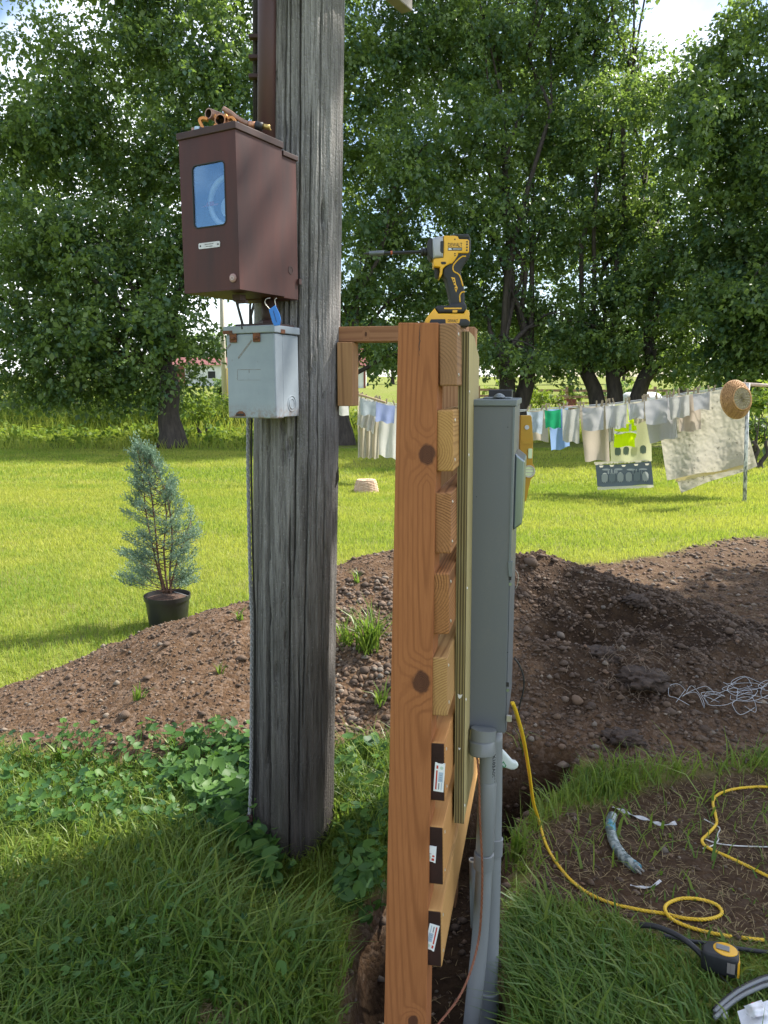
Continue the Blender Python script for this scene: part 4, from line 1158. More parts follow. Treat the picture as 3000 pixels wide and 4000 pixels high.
obj('knockout', lathe([(.013, 0), (.013, .0012), (.009, .0012), (.009, .0004), (0, .0004)], 24, (Wb - .004, (L1 + Lb) / 2, .085), (0, 1, 0), (0, 0, 1), (1, 0, 0)), m_rust2, mb, M=MB_)
obj('hasp', lbox(Wb - .006, Wb + .004, Lb - .004, Lb + .008, .045, .062), m_rust2, mb, M=MB_)
obj('bottom_clasp', join(lbox(.135, .165, .06, .085, -.022, -.004), lbox(.145, .18, .066, .078, -.03, -.022)), m_rust2, mb, M=MB_)
wp = [MB_ @ V(p) for p in ((.148, .07, -.03), (.149, .07, -.055), (.153, .075, -.08), (.152, .08, -.105))]
obj('hanging_wire', tube(smooth_path(wp, 4), .0022, 6), m_dark, mb, smooth=True)

# ------------------------------------------------------------------ GREY SWITCH BOX
aG = math.radians(25); YG = 2.42; Wg, Lg = .182, .142
gt2, gb2 = PY(1072, 1300, YG), PY(1079, 1636, YG)
Hg = gt2.z - gb2.z
og = V((gt2.x, YG, gb2.z)) - V((math.cos(aG), -math.sin(aG), 0)) * Wg
MG = rot_frame(og, aG)
def grey_old():
    m, nt, b = new_mat('old_grey_enamel')
    oc = ocoord(nt)
    n1 = noise(nt, oc, 9, 5); n2 = noise(nt, oc, 70, 5, .7)
    col = mixc(nt, rng(nt, n1, .35, .65), (.24, .285, .325), (.29, .335, .375))
    col = mixc(nt, rng(nt, n2, .63, .70, 0, .5), col, (.16, .13, .12))
    z = nd(nt, 'ShaderNodeSeparateXYZ', {0: oc}).outputs[2]
    dirt = mth(nt, 'MULTIPLY', rng(nt, n2, .42, .6), rng(nt, z, .0, .05, .8, 0))
    col = mixc(nt, dirt, col, (.2, .13, .09))
    nt.links.new(col, b.inputs['Base Color'])
    b.inputs['Roughness'].default_value = .5
    return m
m_old = grey_old()
m_rusty = plain('flaking_rust', (.22, .08, .03), (.08, .04, .03), 120, rough=.9, bmp=.002)
m_scr = plain('rust_stain', (.17, .14, .12), (.25, .26, .27), 90, rough=.7)
gb_ = thing('switch_box', 'pale grey enamelled switch box with rusty hinges under the meter box', 'switch box', og)
obj('cover', bevel(lbox(0, Wg, 0, .046, 0, Hg), .005, 3), m_old, gb_, M=MG)
obj('body', bevel(lbox(.004, Wg - .003, .048, Lg, .004, Hg - .002), .002), m_old, gb_, M=MG)
lid = obj('lid', bevel(lbox(-.006, Wg + .004, -.006, Lg + .002, Hg + .001, Hg + .024), .003), m_old, gb_, M=MG)
obj('rust_edge', lbox(-.0066, .03, -.0068, .002, Hg + .0005, Hg + .011), m_rusty, lid, M=MG)
obj('rust_edge', lbox(Wg + .0005, Wg + .0046, .03, .055, Hg + .0005, Hg + .013), m_rusty, lid, M=MG)
obj('gasket', lbox(.03, Wg - .01, .01, Lg - .01, Hg + .024, Hg + .031), m_rust2, lid, M=MG)
for hx in (.03, .118):
    h_ = obj('hinge', bevel(lbox(hx - .013, hx + .013, -.006, .0, Hg - .026, Hg + .002), .002), m_rusty, gb_, M=MG)
    obj('hinge_pin', tube([(hx - .008, -.008, Hg - .014), (hx + .010, -.008, Hg - .014)], .004, 8), m_rusty, h_, M=MG, smooth=True)
for (xa, za, xb, zb_) in ((.098, Hg - .02, .045, Hg - .075), (.018, Hg - .03, .001, Hg - .045)):
    d = V((xb - xa, 0, zb_ - za)); c = V(((xa + xb) / 2, -.0004, (za + zb_) / 2))
    obj('rust_streak', box(c, (d.length / 2, .0004, .0028), ax=d.normalized(), az=V((-d.z, 0, d.x)).normalized()), m_scr, gb_, M=MG)
lw = .0009
lbz = Hg - .125
obj('label_outline', join(lbox(.04, .128, -.0006, .0001, lbz + .014, lbz + .014 + 2 * lw), lbox(.04, .1275, -.0006, .0001, lbz - .018, lbz - .018 + lw), lbox(.04, .04 + lw, -.0006, .0001, lbz - .017, lbz + .0135), lbox(.084, .084 + 2 * lw, -.0006, .0001, lbz + .004, lbz + .0135)), m_scr, gb_, M=MG)
obj('latch_notch', join(lbox(.033, .062, -.003, .0002, .008, .014)), m_dark, gb_, M=MG)
obj('latch_rust', prism([(.027, .006), (.068, .006), (.064, .016), (.055, .022), (.042, .022), (.032, .016)], .0012, (0, -.0011, 0)), m_rusty, gb_, M=MG)
for r in (.024, .015): obj('knockout', tube([(Wg - .0028, .098 + r * math.cos(k * PI / 16), .045 + r * 1.05 * math.sin(k * PI / 16)) for k in range(32)], .0013, 5, closed=True), m_old, gb_, M=MG, smooth=True)
# nipple between the boxes
nip = thing('pipe_nipple', 'short dark pipe joining meter box and switch box', 'pipe', MG @ V((.112, .085, Hg + .031)))
na, nb2 = MG @ V((.112, .085, Hg + .0245)), MB_ @ V((.142, .19, -.004))
nb2 = V((na.x, na.y, nb2.z))
obj('tube', tube([na, nb2 + V((0, 0, .003))], .027, 18), m_rust2, nip, smooth=True)
obj('locknut', lathe([(.026, 0), (.037, 0), (.037, .010), (.030, .014), (.026, .014)], 6, na + V((0, 0, .008))), m_rust2, nip)
# blue seal tag with wire
bt = P(1070, 1232, 2.30)
m_blue = plain('blue_plastic', (.02, .17, .58), (.03, .21, .65), 20, rough=.4)
tg = thing('seal_tag', 'bright blue plastic seal tag hung by a wire above the switch box', 'seal', bt - V((0, 0, .03)))
k_ = mpp(2.30)
ol = [(-20, 22), (6, 40), (22, 6), (27, -18), (22, -38), (0, -40), (-8, -24)]
obj('tag', prism([(x * k_, y * k_) for x, y in ol], .006, bt, b=.0015), m_blue, tg)
obj('groove', tube([bt + V((-2 * k_, -.0008, 18 * k_)), bt + V((10 * k_, -.0008, -26 * k_))], .0007, 5), m_dark, tg)
obj('wire', tube(smooth_path([bt + V((x * k_, .003, y * k_)) for x, y in ((-16, 24), (-34, 46), (-30, 62), (-14, 66))], 5), .0012, 6), m_alu, tg, smooth=True)
obj('wire', tube(smooth_path([bt + V((x * k_, .003, y * k_)) for x, y in ((8, 36), (4, 58), (12, 66))], 5), .0012, 6), m_alu, tg, smooth=True)
# grey braided cable down the pole
m_braid = plain('grey_braid', (.33, .34, .35), (.16, .16, .17), 160, rough=.8)
m_black = plain('black_rubber', (.014, .014, .016), (.022, .022, .024), 40, rough=.5)
pts = []
for (u, v) in ((970, 1632), (969, 1800), (972, 2000), (979, 2300), (984, 2420), (983, 2700), (981, 3000), (977, 3140), (973, 3215), (980, 3290)):
    pts.append(PY(u, v, 2.62))
gc = thing('ground_cable', 'grey braided cable running down the left edge of the utility pole', 'cable', pts[-1])
rp_ = resample(smooth_path(pts, 12), .006)
gs = []
for s in range(3):
    hp = [p + V((math.cos(i * .55 + s * 2.094), math.sin(i * .55 + s * 2.094), 0)) * .0038 for i, p in enumerate(rp_)]
    gs.append(tube(hp, .0034, 5))
obj('strands', join(*gs), m_braid, gc, smooth=True)
obj('core', tube([p + V((.010, .006, 0)) for p in smooth_path(pts, 4)], .0038, 6), m_black, gc, smooth=True)
obj('staple', bbox(PY(975, 3195, 2.615), (.012, .008, .012), .003), m_rust2, gc)

# ------------------------------------------------------------------ scrap fittings on top of the meter box
m_copper = plain('bright_copper', (.58, .30, .18), (.42, .19, .10), 50, rough=.4, metal=.55)
m_copper2 = plain('tarnished_copper', (.40, .24, .18), (.27, .16, .12), 40, rough=.5, metal=.45)
m_orange = plain('new_copper_clamp', (.66, .28, .08), (.58, .22, .06), 60, rough=.42, metal=.45)
m_brass = plain('brass_strands', (.55, .40, .14), (.4, .28, .1), 60, rough=.4, metal=.7)
m_inner = plain('tube_inside', (.035, .022, .018), rough=.8)
DS = 2.27
zcap = org.z + Hb + .016
def ring_tube(name, label, u, v, rpx, wpx, axis_, L, mo, cat='pipe fitting'):
    c = P(u, v, DS); r = rpx * mpp(DS); ri = r - wpx * mpp(DS)
    if c.z - r < zcap: c.z = zcap + r + .0005
    az = V(axis_).normalized(); ax = az.cross(V((0, 0, 1))).normalized(); ay = ax.cross(az)
    t = thing(name, label, cat, c - V((0, 0, r)))
    obj('sleeve', lathe([(ri, .0006), (ri, 0), (r, 0), (r, L), (ri, L)], 28, c, ax, ay, az), mo, t, smooth=False)
    obj('bore', lathe([(ri, .001), (ri - .0005, L - .001), (0, L - .001)], 28, c, ax, ay, az), m_inner, t)
    return t, c, ax, ay, az, r
ring_tube('pipe_sleeve', 'pale metal sleeve lying highest in the scrap pile on the meter box', 814, 443, 20, 4, (.55, .8, 0), .075, m_copper2)
t, c, ax, ay, az, r = ring_tube('clamp_ring', 'copper clamp ring facing forward at the front of the scrap pile', 859, 468, 23, 4.5, (.2, .95, 0), .05, m_copper)
for a in (.5, 2.5, 3.9, 5.5):
    q = c + (ax * math.cos(a) + ay * math.sin(a)) * (r + .002) + az * .008
    obj('lug', bbox(q, (.006, .006, .008), .002, ax=ax * math.cos(a) + ay * math.sin(a), ay=ay * math.cos(a) - ax * math.sin(a), az=az), m_orange, t)
def strap_bar(name, label, px, w, thk, mat, D=DS, cat='clamp', lift=0):
    pts = [P(u, v, D) for u, v in px]
    for p in pts: p.z = max(p.z, zcap + thk / 2 + .0005)
    pts = smooth_path(pts, 6)
    vs_, fs = [], []
    for i, p in enumerate(pts):
        t = (pts[min(i + 1, len(pts) - 1)] - pts[max(i - 1, 0)]).normalized()
        n = V((0, 1, 0)).cross(t).normalized()
        for (a, b) in ((-1, -1), (1, -1), (1, 1), (-1, 1)): vs_.append(p + n * a * thk / 2 + V((0, 1, 0)) * b * w / 2)
    for i in range(len(pts) - 1):
        for k in range(4): fs.append((i * 4 + k, i * 4 + (k + 1) % 4, i * 4 + 4 + (k + 1) % 4, i * 4 + 4 + k))
    fs += [(3, 2, 1, 0), tuple(len(vs_) - 4 + k for k in range(4))]
    return tag(obj(name, bevel((vs_, fs), thk * .2, 1), mat, smooth=False), label, cat)
strap_bar('pipe_clamp', 'bent orange copper strap at the left of the scrap pile', [(812, 468), (795, 464), (782, 472), (788, 490), (798, 508)], .02, .008, m_orange)
strap_bar('pipe_clamp', 'curled orange copper strap on the right of the front clamp ring', [(890, 466), (905, 462), (916, 470), (924, 484), (936, 496)], .02, .008, m_orange)
cb = thing('cable_lug', 'long tarnished copper bar slanting down to a black cable end on the scrap pile', 'cable end', P(960, 500, DS))
bp = [P(u, v, DS + .01) for u, v in ((872, 424), (893, 437), (915, 452), (940, 470), (972, 487))]
rs_ = [.0075, .008, .007, .0075, .0085]
obj('bar', tube(smooth_path(bp, 3), [rs_[min(i // 3, 4)] for i in range(13)], 10), m_copper2, cb, smooth=True)
obj('ferrule', tube([P(972, 487, DS + .01), P(998, 490, DS + .01)], .0105, 14), m_copper, cb, smooth=True)
obj('insulation', tube([P(998, 490, DS + .01), P(1026, 495, DS + .01)], .012, 14), m_black, cb, smooth=True)
obj('bare_strands', tube([P(1026, 493, DS + .01), P(1054, 498, DS + .01)], .0075, 10), m_brass, cb, smooth=True)
obj('loose_strand', tube([P(1053, 498, DS + .01), P(1057, 509, DS + .01)], .0015, 6), m_brass, cb)
cs = thing('cable_offcut', 'black cable offcut with a pale blue collar at the left end of the scrap pile', 'cable end', P(780, 512, DS))
zc = zcap + .0135
def low(u, D=DS): q = P(u, 500, D); q.z = zc; return q
obj('insulation', tube([low(782), low(828)], .013, 14), m_black, cs, smooth=True)
obj('collar', tube([low(763), low(782)], .0132, 14), plain('pale_blue_collar', (.45, .58, .66), rough=.5), cs, smooth=True)
obj('bare_end', tube([low(750), low(763)], .010, 12), m_copper2, cs, smooth=True)
co = thing('cable_offcut', 'thick black cable offcut behind the front clamp ring', 'cable end', low(900, DS + .03))
obj('insulation', tube([low(882, DS + .04), low(945, DS + .05)], .015, 14), m_black, co, smooth=True)
obj('core', tube([low(945, DS + .05), low(952, DS + .05)], .011, 12), m_alu, co, smooth=True)

# ================================================================== WOODEN METER FRAME
FA = math.radians(12)
Fv = V((math.sin(FA), math.cos(FA), 0)); Rv = V((math.cos(FA), -math.sin(FA), 0)); Zv = V((0, 0, 1))
def Dp(v): return 1.70 + (v - 1260) / 2740 * .17
def locg(g, M):
    Mi = M.inverted(); return [Mi @ V(p) for p in g[0]], g[1]
fr = thing('lumber_stand', 'new treated-lumber stand of two posts and stacked boards beside the utility pole', 'wooden stand', (.1, 1.8, -.25))
# near post
TL, TR = P(1555, 1260, 1.70), P(1713, 1260, 1.70)
BL, BR = P(1500, 4000, 1.87), P(1665, 4000, 1.87)
k = (TL.z + .40) / (TL.z - BL.z)
BL, BR = TL + (BL - TL) * k, TR + (BR - TR) * k
dv = Fv * .089
vs_ = [BL, BR, BR + dv, BL + dv, TL, TR, TR + dv, TL + dv]
for q in vs_[4:]: q.z = TL.z
MP = frame((TL + BL) / 2 + Rv * .045, Rv, Zv, -Fv)
kn = []
for (u, v, s) in ((1669, 1775, .0185), (1646, 2662, .0205), (1614, 3990, .012)):
    q = MP.inverted() @ P(u, v, Dp(v)); kn.append((q.x, q.y, q.z, s))
m_post = lumber('post_lumber', (.335, .128, .045), (.205, .07, .022), 1.3, .011, .03, -.06, knots=kn, warp_a=.022, ring_c=.85)
npost = obj('post', bevel(locg((vs_, [(3, 2, 1, 0), (4, 5, 6, 7), (0, 1, 5, 4), (1, 2, 6, 5), (2, 3, 7, 6), (3, 0, 4, 7)]), MP), .0022, 1), m_post, fr, M=MP)
for (u0, v0, u1, v1, w) in ((1617, 1640, 1623, 2120, .0013), (1640, 1265, 1636, 1420, .0009), (1575, 3150, 1582, 3900, .0014), (1560, 2960, 1568, 3400, .001)):
    pa, pb2 = P(u0, v0, Dp(v0) - .0003), P(u1, v1, Dp(v1) - .0003)
    n = 14
    gpts = [pa.lerp(pb2, i / n) + Rv * random.gauss(0, .0008) for i in range(n + 1)]
    obj('drying_crack', tube(gpts, [w * math.sin(PI * (i + .4) / (n + .8)) for i in range(n + 1)], 5), m_dark, npost)
for (u, v) in ((1590, 1950), (1602, 1985), (1588, 2008), (1612, 1972), (1583, 2050), (1573, 1928)):
    q = P(u, v, Dp(v) - .0002)
    obj('bruise', prism(circ(.0025, 8, 0, 0, random.uniform(.8, 1.8)), .001, q, Rv, Zv, Fv), m_dark, npost)
# boards, cut ends towards the camera
BD = [(1715, 1784, 1264, 1508, 0), (1705, 1770, 1602, 1842, 0), (1696, 1760, 1924, 2163, 0), (1686, 1753, 2238, 2478, 0), (1680, 1746, 2565, 2797, 0), (1676, 1737, 2896, 3130, 1), (1667, 1731, 3222, 3456, 1), (1663, 1724, 3549, 3777, 1)]
tones = [((.33, .19, .115), (.17, .09, .055)), ((.50, .30, .13), (.25, .125, .045)), ((.40, .20, .10), (.12, .045, .02)), ((.40, .19, .085), (.11, .04, .016)),
         ((.47, .29, .14), (.26, .14, .06)), ((.52, .27, .115), (.34, .15, .06)), ((.54, .30, .13), (.36, .17, .07)), ((.55, .33, .15), (.38, .2, .08))]
rc = [(-.05, -.05), (-.04, -.02), (-.05, -.09), (-.06, .05), (.05, -.07), (.03, -.04), (.02, -.05), (.03, -.06)]
m_screw = plain('zinc_screw', (.75, .73, .68), rough=.3, metal=.9)
boards = []
for i, (ul, ur, vt, vb, dk) in enumerate(BD):
    vm = (vt + vb) / 2; D = Dp(vm) + .007
    tl, bl = P(ul, vt, Dp(vt) + .007), P(ul, vb, Dp(vb) + .007)
    hgt = (tl - bl).length
    upb = (tl - bl).normalized()
    upb = (upb - Fv * upb.dot(Fv)).normalized()
    rb = Fv.cross(upb).normalized()
    wid = (ur - ul) * mpp(D) / math.cos(FA)
    c = (tl + bl) / 2 + rb * wid / 2
    M = frame(c, rb, Fv, upb)
    Lb_ = 1.15 if i else .26
    lt_, dk_ = [(q[0] * .95, q[1] * .9, q[2] * .72) for q in tones[i]]
    m_b = lumber('board_lumber', lt_, dk_, 3.1 * i + 2, .0062 if not dk else .009, rc[i][0], rc[i][1], end_dark=(.022, .0085, .007) if dk else None)
    bo = obj('board', bevel(lbox(-wid / 2, wid / 2, 0, Lb_, -hgt / 2, hgt / 2), .0035, 2), m_b, fr, M=M)
    boards.append((bo, M, wid, hgt))
    for zz in (-.32, .33):
        sc = obj('screw', lathe([(.0042, 0), (.0042, .0012), (.0028, .0018), (.0012, .0006), (0, .0006)], 10, (wid / 2, .022 + random.uniform(-.004, .006), zz * hgt), (0, 1, 0), (0, 0, 1), (1, 0, 0)), m_screw, bo, M=M)
bo, M, wid, hgt = boards[3]
obj('nail_head', lathe([(.004, 0), (.0045, .0015), (.003, .0025), (0, .0028)], 10, (-wid / 2 - .002, -.001, hgt * .36), (1, 0, 0), (0, 0, 1), (0, -1, 0)), m_screw, bo, M=M, smooth=True)
# printed lumber tags stapled to the three dark ends
m_tag = plain('white_tag_paper', (.80, .80, .82), (.74, .75, .78), 20, rough=.5)
m_tred = plain('tag_red_ink', (.55, .05, .03), rough=.6); m_tblue = plain('tag_blue_ink', (.42, .52, .66), rough=.6)
m_tgrn = plain('tag_green_ink', (.55, .68, .58), rough=.6); m_tgry = plain('tag_grey_ink', (.25, .27, .30), rough=.6)
def lumber_tag(bi, cx, cz, L, W, rot, short):
    bo, M, wid, hgt = boards[bi]
    Mt = M @ Matrix.Translation((cx, -.0012, cz)) @ Matrix.Rotation(rot, 4, 'Y')
    n = W * .18
    ol = [(-W / 2, -L / 2), (W / 2, -L / 2), (W / 2, L / 2), (W / 2 - n, L / 2), (W / 2 - n * 1.5, L / 2 - .002), (-W / 2 + n * 1.5, L / 2 - .002), (-W / 2 + n, L / 2), (-W / 2, L / 2)]
    tg_ = obj('printed_tag', prism(ol, .0009, (0, 0, 0)), m_tag, bo, M=Mt)
    def mk(nm, x0, x1, z0, z1, m, y=.0003): obj(nm, lbox(x0 * W, x1 * W, -y, 0.0001, z0 * L, z1 * L), m, tg_, M=Mt)
    if not short:
        mk('red_stripe', -.34, -.20, -.43, .23, m_tred); mk('red_mark', -.34, -.16, .29, .40, m_tred)
        mk('blue_block', -.08, .36, -.16, .18, m_tblue); mk('grey_line', -.05, .06, -.42, -.20, m_tgry); mk('blue_line', .22, .30, -.44, -.18, m_tblue)
        for q in (-.08, .0, .08): mk('fine_print', .02, .26, q - .008, q + .008, m_tgry, .0005)
        obj('green_emblem', prism(circ(W * .17, 16, .17 * W, .33 * L), .0004, (0, -.0003, 0)), m_tgrn, tg_, M=Mt)
    else:
        mk('folded_flap', -.46, .5, -.5, -.06, m_tag, .0012)
        mk('red_mark', -.34, -.1, .05, .16, m_tred); mk('red_mark', -.34, -.05, .24, .38, m_tred); mk('grey_line', .0, .42, -.03, .0, m_tgry)
        obj('green_emblem', prism(circ(W * .2, 16, .2 * W, .2 * L), .0004, (0, -.0003, 0)), m_tgrn, tg_, M=Mt)
lumber_tag(5, .0055, -.012, .073, .024, .07, False)
lumber_tag(6, -.0085, .004, .043, .022, PI + .07, True)
lumber_tag(7, -.004, .004, .071, .024, PI + .2, False)
# plywood backing
m_ply, pnt, pbs = new_mat('treated_plywood')
oc = pnt.nodes.new('ShaderNodeTexCoord').outputs['Object']
sp_ = nd(pnt, 'ShaderNodeSeparateXYZ', {0: oc})
bands = rng(pnt, mth(pnt, 'SINE', mth(pnt, 'MULTIPLY', mth(pnt, 'ADD', sp_.outputs[0], mth(pnt, 'MULTIPLY', noise(pnt, nd(pnt, 'ShaderNodeMapping', {'Vector': oc, 'Scale': (3, 3, 6)}).outputs[0], 1), .003)), 2 * PI / .0068)), -.3, .6)
fibp = noise(pnt, nd(pnt, 'ShaderNodeMapping', {'Vector': oc, 'Scale': (220, 220, 3)}).outputs[0], 1, 5, .7)
ec = mixc(pnt, bands, (.085, .065, .026), (.33, .275, .125))
ec = mixc(pnt, rng(pnt, fibp, .4, .7, 0, .6), ec, (.12, .095, .04))
fc = mixc(pnt, rng(pnt, fibp, .35, .7), (.46, .38, .18), (.30, .235, .10))
isedge = rng(pnt, sp_.outputs[1], .0006, .0014, 1, 0)
pnt.links.new(mixc(pnt, isedge, fc, ec), pbs.inputs['Base Color'])
pbs.inputs['Roughness'].default_value = .8
bump(pnt, pbs, mth(pnt, 'ADD', fibp, bands), .0012, .6)
pt_, pb_ = P(1806, 1308, 1.868), P(1774, 3214, 1.99)
up_ = (pt_ - pb_); Hp = up_.length; up_ = up_.normalized(); up_ = (up_ - Fv * up_.dot(Fv)).normalized(); rp2 = Fv.cross(up_)
MPl = frame(pb_, rp2, Fv, up_)
Wp = .27
pl_g = prism([(0, 0), (Wp, 0), (Wp, Hp - .05), (Wp * .45, Hp - .004), (0, Hp)], .0245, (0, 0, 0), (0, 1, 0), (0, 0, 1), (1, 0, 0))
ply = obj('plywood_panel', pl_g, m_ply, fr, M=MPl)
for z in (.04, .33, .62, .95, 1.1):
    obj('screw', lathe([(.0045, 0), (.0042, .0015), (0, .002)], 10, (.0245, .02, z), (0, 1, 0), (0, 0, 1), (1, 0, 0)), m_screw, ply, M=MPl)
for (z, w) in ((.325, .006), (.185, .003)): obj('paint_drip', prism([(-w * .3, -w), (w * .5, -w * .4), (w, w), (0, w * .7), (-w, w * 1.1), (-w * .8, -w * .3)], .001, (.012, -.0008, z + .02)), m_tag, ply, M=MPl)
# far post
ft_r = P(1856, 1276, 2.68); fb_r = PY(1776, 3650, ft_r.y - .03)
kk = (ft_r.z + .4) / (ft_r.z - fb_r.z); fb_r = ft_r + (fb_r - ft_r) * kk
va = [fb_r - Rv * .135, fb_r, fb_r + Fv * .089, fb_r - Rv * .135 + Fv * .089, ft_r - Rv * .135, ft_r.copy(), ft_r + Fv * .089, ft_r - Rv * .135 + Fv * .089]
MF = frame((ft_r + fb_r) / 2 - Rv * .045, Rv, Zv, -Fv)
obj('post', bevel(locg((va, [(3, 2, 1, 0), (4, 5, 6, 7), (0, 1, 5, 4), (1, 2, 6, 5), (2, 3, 7, 6), (3, 0, 4, 7)]), MF), .003, 1), lumber('far_post_lumber', (.40, .22, .115), (.24, .115, .05), 8.8, .009, .02, -.06), fr, M=MF)
# brace to the pole
m_br = lumber('brace_lumber', (.34, .17, .085), (.22, .095, .045), 5.5, .011, -.06, .02, knots=[(0.0, .10, 0.0, .007)], kscale=(.05, 1.6, .8))
m_br2 = lumber('block_lumber', (.40, .22, .10), (.20, .10, .045), 7.7, .012, .04, .05)
e0 = P(1318, 1306, 2.63)
e1x = 1770
hh = 58 * mpp(2.63) / 2
Mb = frame(e0, -Fv, Rv, Zv)
obj('brace', bevel(lbox(-.089, 0, 0, .44, -hh, hh), .002, 1), m_br, fr, M=Mb)
nt_top = 0
b0 = P(1316, 1337, 2.60)
Mk = frame(b0, Rv, -Zv, Fv)
obj('cleat', bevel(lbox(0, 62 * mpp(2.6), .0, 247 * mpp(2.6), 0, .085), .002, 1), m_br2, fr, M=Mk)

# ================================================================== GREY METER CABINET
m_cab = plain('grey_powder_coat', (.138, .149, .168), (.146, .158, .177), 400, rough=.42, bmp=.0002, spec=.4)
cnt = m_cab.node_tree; cbs = cnt.nodes['Principled BSDF']; src = cbs.inputs['Base Color'].links[0].from_socket
cv_ = ocoord(cnt, (1, 1, .35))
dust = mth(cnt, 'MULTIPLY', rng(cnt, noise(cnt, cv_, 7, 6, .7), .5, .75, 0, .4), rng(cnt, noise(cnt, ocoord(cnt), 90, 4), .35, .65))
cnt.links.new(mixc(cnt, dust, src, (.24, .225, .20)), cbs.inputs['Base Color'])
m_cabl = plain('grey_lid_coat', (.165, .195, .215), (.155, .18, .20), 300, rough=.4)
m_galv = plain('brushed_galvanised', (.30, .36, .40), (.24, .29, .33), 30, (1, 1, .1), rough=.3, metal=.8)
c0 = P(1850, 1586, 1.945); Yc = c0.y
zc_ = lambda v: PY(1900, v, Yc).z
zb0 = zc_(2850); Hc = c0.z - zb0
MC = frame((c0.x, c0.y, zb0), Rv, Fv, Zv)
cab = thing('meter_cabinet', 'tall new grey meter cabinet mounted on the plywood panel', 'meter cabinet', (c0.x, c0.y, zb0))
Wc, Lc = .1005, .33
lv = lambda v: zc_(v) - zb0
obj('body', bevel(lbox(0, Wc, 0, Lc, 0, Hc), .0018), m_cab, cab, M=MC)
cl = obj('lid', bevel(lbox(-.003, .108, -.006, Lc + .006, Hc + .0005, Hc + .0165), .0025), m_cabl, cab, M=MC)
obj('hub_plate', bevel(lbox(.018, .09, .06, .16, Hc + .0165, Hc + .021), .002), m_cabl, cl, M=MC)
obj('hub_knob', lathe([(.016, 0), (.012, .006), (.005, .010), (0, .011)], 16, (.06, .06, Hc + .021)), m_cabl, cl, M=MC, smooth=True)
obj('hub_cap', bevel(lbox(.02, .085, .22, .28, Hc + .0165, Hc + .04), .003), m_black, cl, M=MC)
cov = obj('cover', bevel(lbox(.1013, .1036, .0008, Lc - .001, lv(2235), Hc - .001), .0015), m_cab, cab, M=MC)
obj('cover_flange', lbox(.0985, .1034, -.0022, -.0004, lv(2200), Hc - .002), m_cabl, cov, M=MC)
obj('latch', prism([(.096, lv(2188)), (.1085, lv(2185)), (.1075, lv(2245)), (.099, lv(2243))], .012, (0, -.004, 0), b=.001), m_cabl, cov, M=MC)
obj('lower_cover', bevel(lbox(.1013, .1030, .004, Lc - .001, .002, lv(2240)), .0015), m_cab, cab, M=MC)
for (u, v, w, h) in ((1994, 2250, .0035, .006), (1995, 2274, .0035, .004), (1984, 2662, .0035, .006), (1985, 2684, .0035, .004)):
    q = MC.inverted() @ PY(u, v, Yc)
    obj('slot', lbox(q.x - w, q.x + w, -.0006, .001, q.z - h, q.z + h), m_dark if h > .005 else m_galv, cab, M=MC)
for (u, v) in ((1985, 1667), (1862, 1940), (1985, 2538)):
    q = MC.inverted() @ PY(u, v, Yc)
    obj('dimple', prism(circ(.0013, 8, q.x, q.z), .001, (0, -.0005, 0)), m_dark, cab, M=MC)
z0_, z1_ = lv(2088), lv(1778)
sk = [(.1037, z0_), (.126, z0_ + .018), (.129, z1_ - .02), (.1037, z1_)]
mr = obj('meter_ring', prism(sk, .18, (0, .08, 0), b=.004), m_galv, cab, M=MC)
q = MC.inverted() @ PY(2008, 2790, Yc)
obj('ground_lug', bevel(lbox(.1032, .117, -.0065, .0, q.z - .009, q.z + .009), .0012), m_alu, cab, M=MC)
obj('cover_wire', tube(smooth_path([PY(u, v, Yc + .05) for u, v in ((2012, 2225), (2024, 2245), (2022, 2280), (2014, 2300))], 5), .0009, 5), m_alu, cab, smooth=True)
bw = [PY(u, v, Yc + .08) for u, v in ((2008, 2570), (2030, 2600), (2046, 2650), (2044, 2700), (2030, 2755), (2024, 2790))]
obj('pigtail_wire', tube(smooth_path(bw, 6), .0024, 7), m_black, cab, smooth=True)

# ------------------------------------------------------------------ spirit level on the cabinet
DL = 2.31
m_yel = plain('level_yellow', (.52, .28, .012), (.46, .25, .012), 15, rough=.45)
m_vial = plain('vial_green', (.75, .85, .55), (.7, .8, .5), 10, rough=.15)
lvx = thing('spirit_level', 'yellow torpedo spirit level stuck upright on the front of the meter cabinet', 'spirit level', P(2050, 1962, DL))
def LP(x, y): return (1980 + .3348 * x, 1580 + .3348 * y)
lo_ = P(2045, 1790, DL); kL = mpp(DL)
def lpt(x, y): u, v = LP(x, y); return ((u - 2045) * kL, (1790 - v) * kL)
ol = [(150, 132), (262, 130), (276, 150), (290, 300), (302, 430), (302, 690), (326, 722), (338, 780), (324, 838), (290, 872), (265, 1000), (244, 1125), (228, 1140), (150, 1140)]
obj('body', prism([lpt(*p) for p in ol], .022, lo_, b=.002), m_yel, lvx)
obj('rib', prism([lpt(*p) for p in [(165, 425), (298, 425), (298, 462), (165, 462)]], .004, lo_ - V((0, .0035, 0))), m_yel, lvx)
obj('rail', prism([lpt(*p) for p in [(150, 140), (168, 140), (168, 1120), (150, 1120)]], .004, lo_ - V((0, .0035, 0))), m_yel, lvx)
obj('hang_hole', prism(circ(.0068, 20, *lpt(222, 268)), .003, lo_ - V((0, .0022, 0))), plain('pale_bushing', (.62, .64, .66)), lvx)
obj('plumb_vial', prism(rrect(.0125, .030, .003, 4, *lpt(268, 572)), .006, lo_ - V((0, .004, 0)), b=.001), m_vial, lvx)
cxv, czv = lpt(262, 780)
rg = obj('vial_bezel', lathe([(.0145, 0), (.0145, .004), (.0185, .004), (.0185, 0)], 28, lo_ + V((cxv, 0, czv)), (1, 0, 0), (0, 0, 1), (0, -1, 0)), m_alu, lvx)
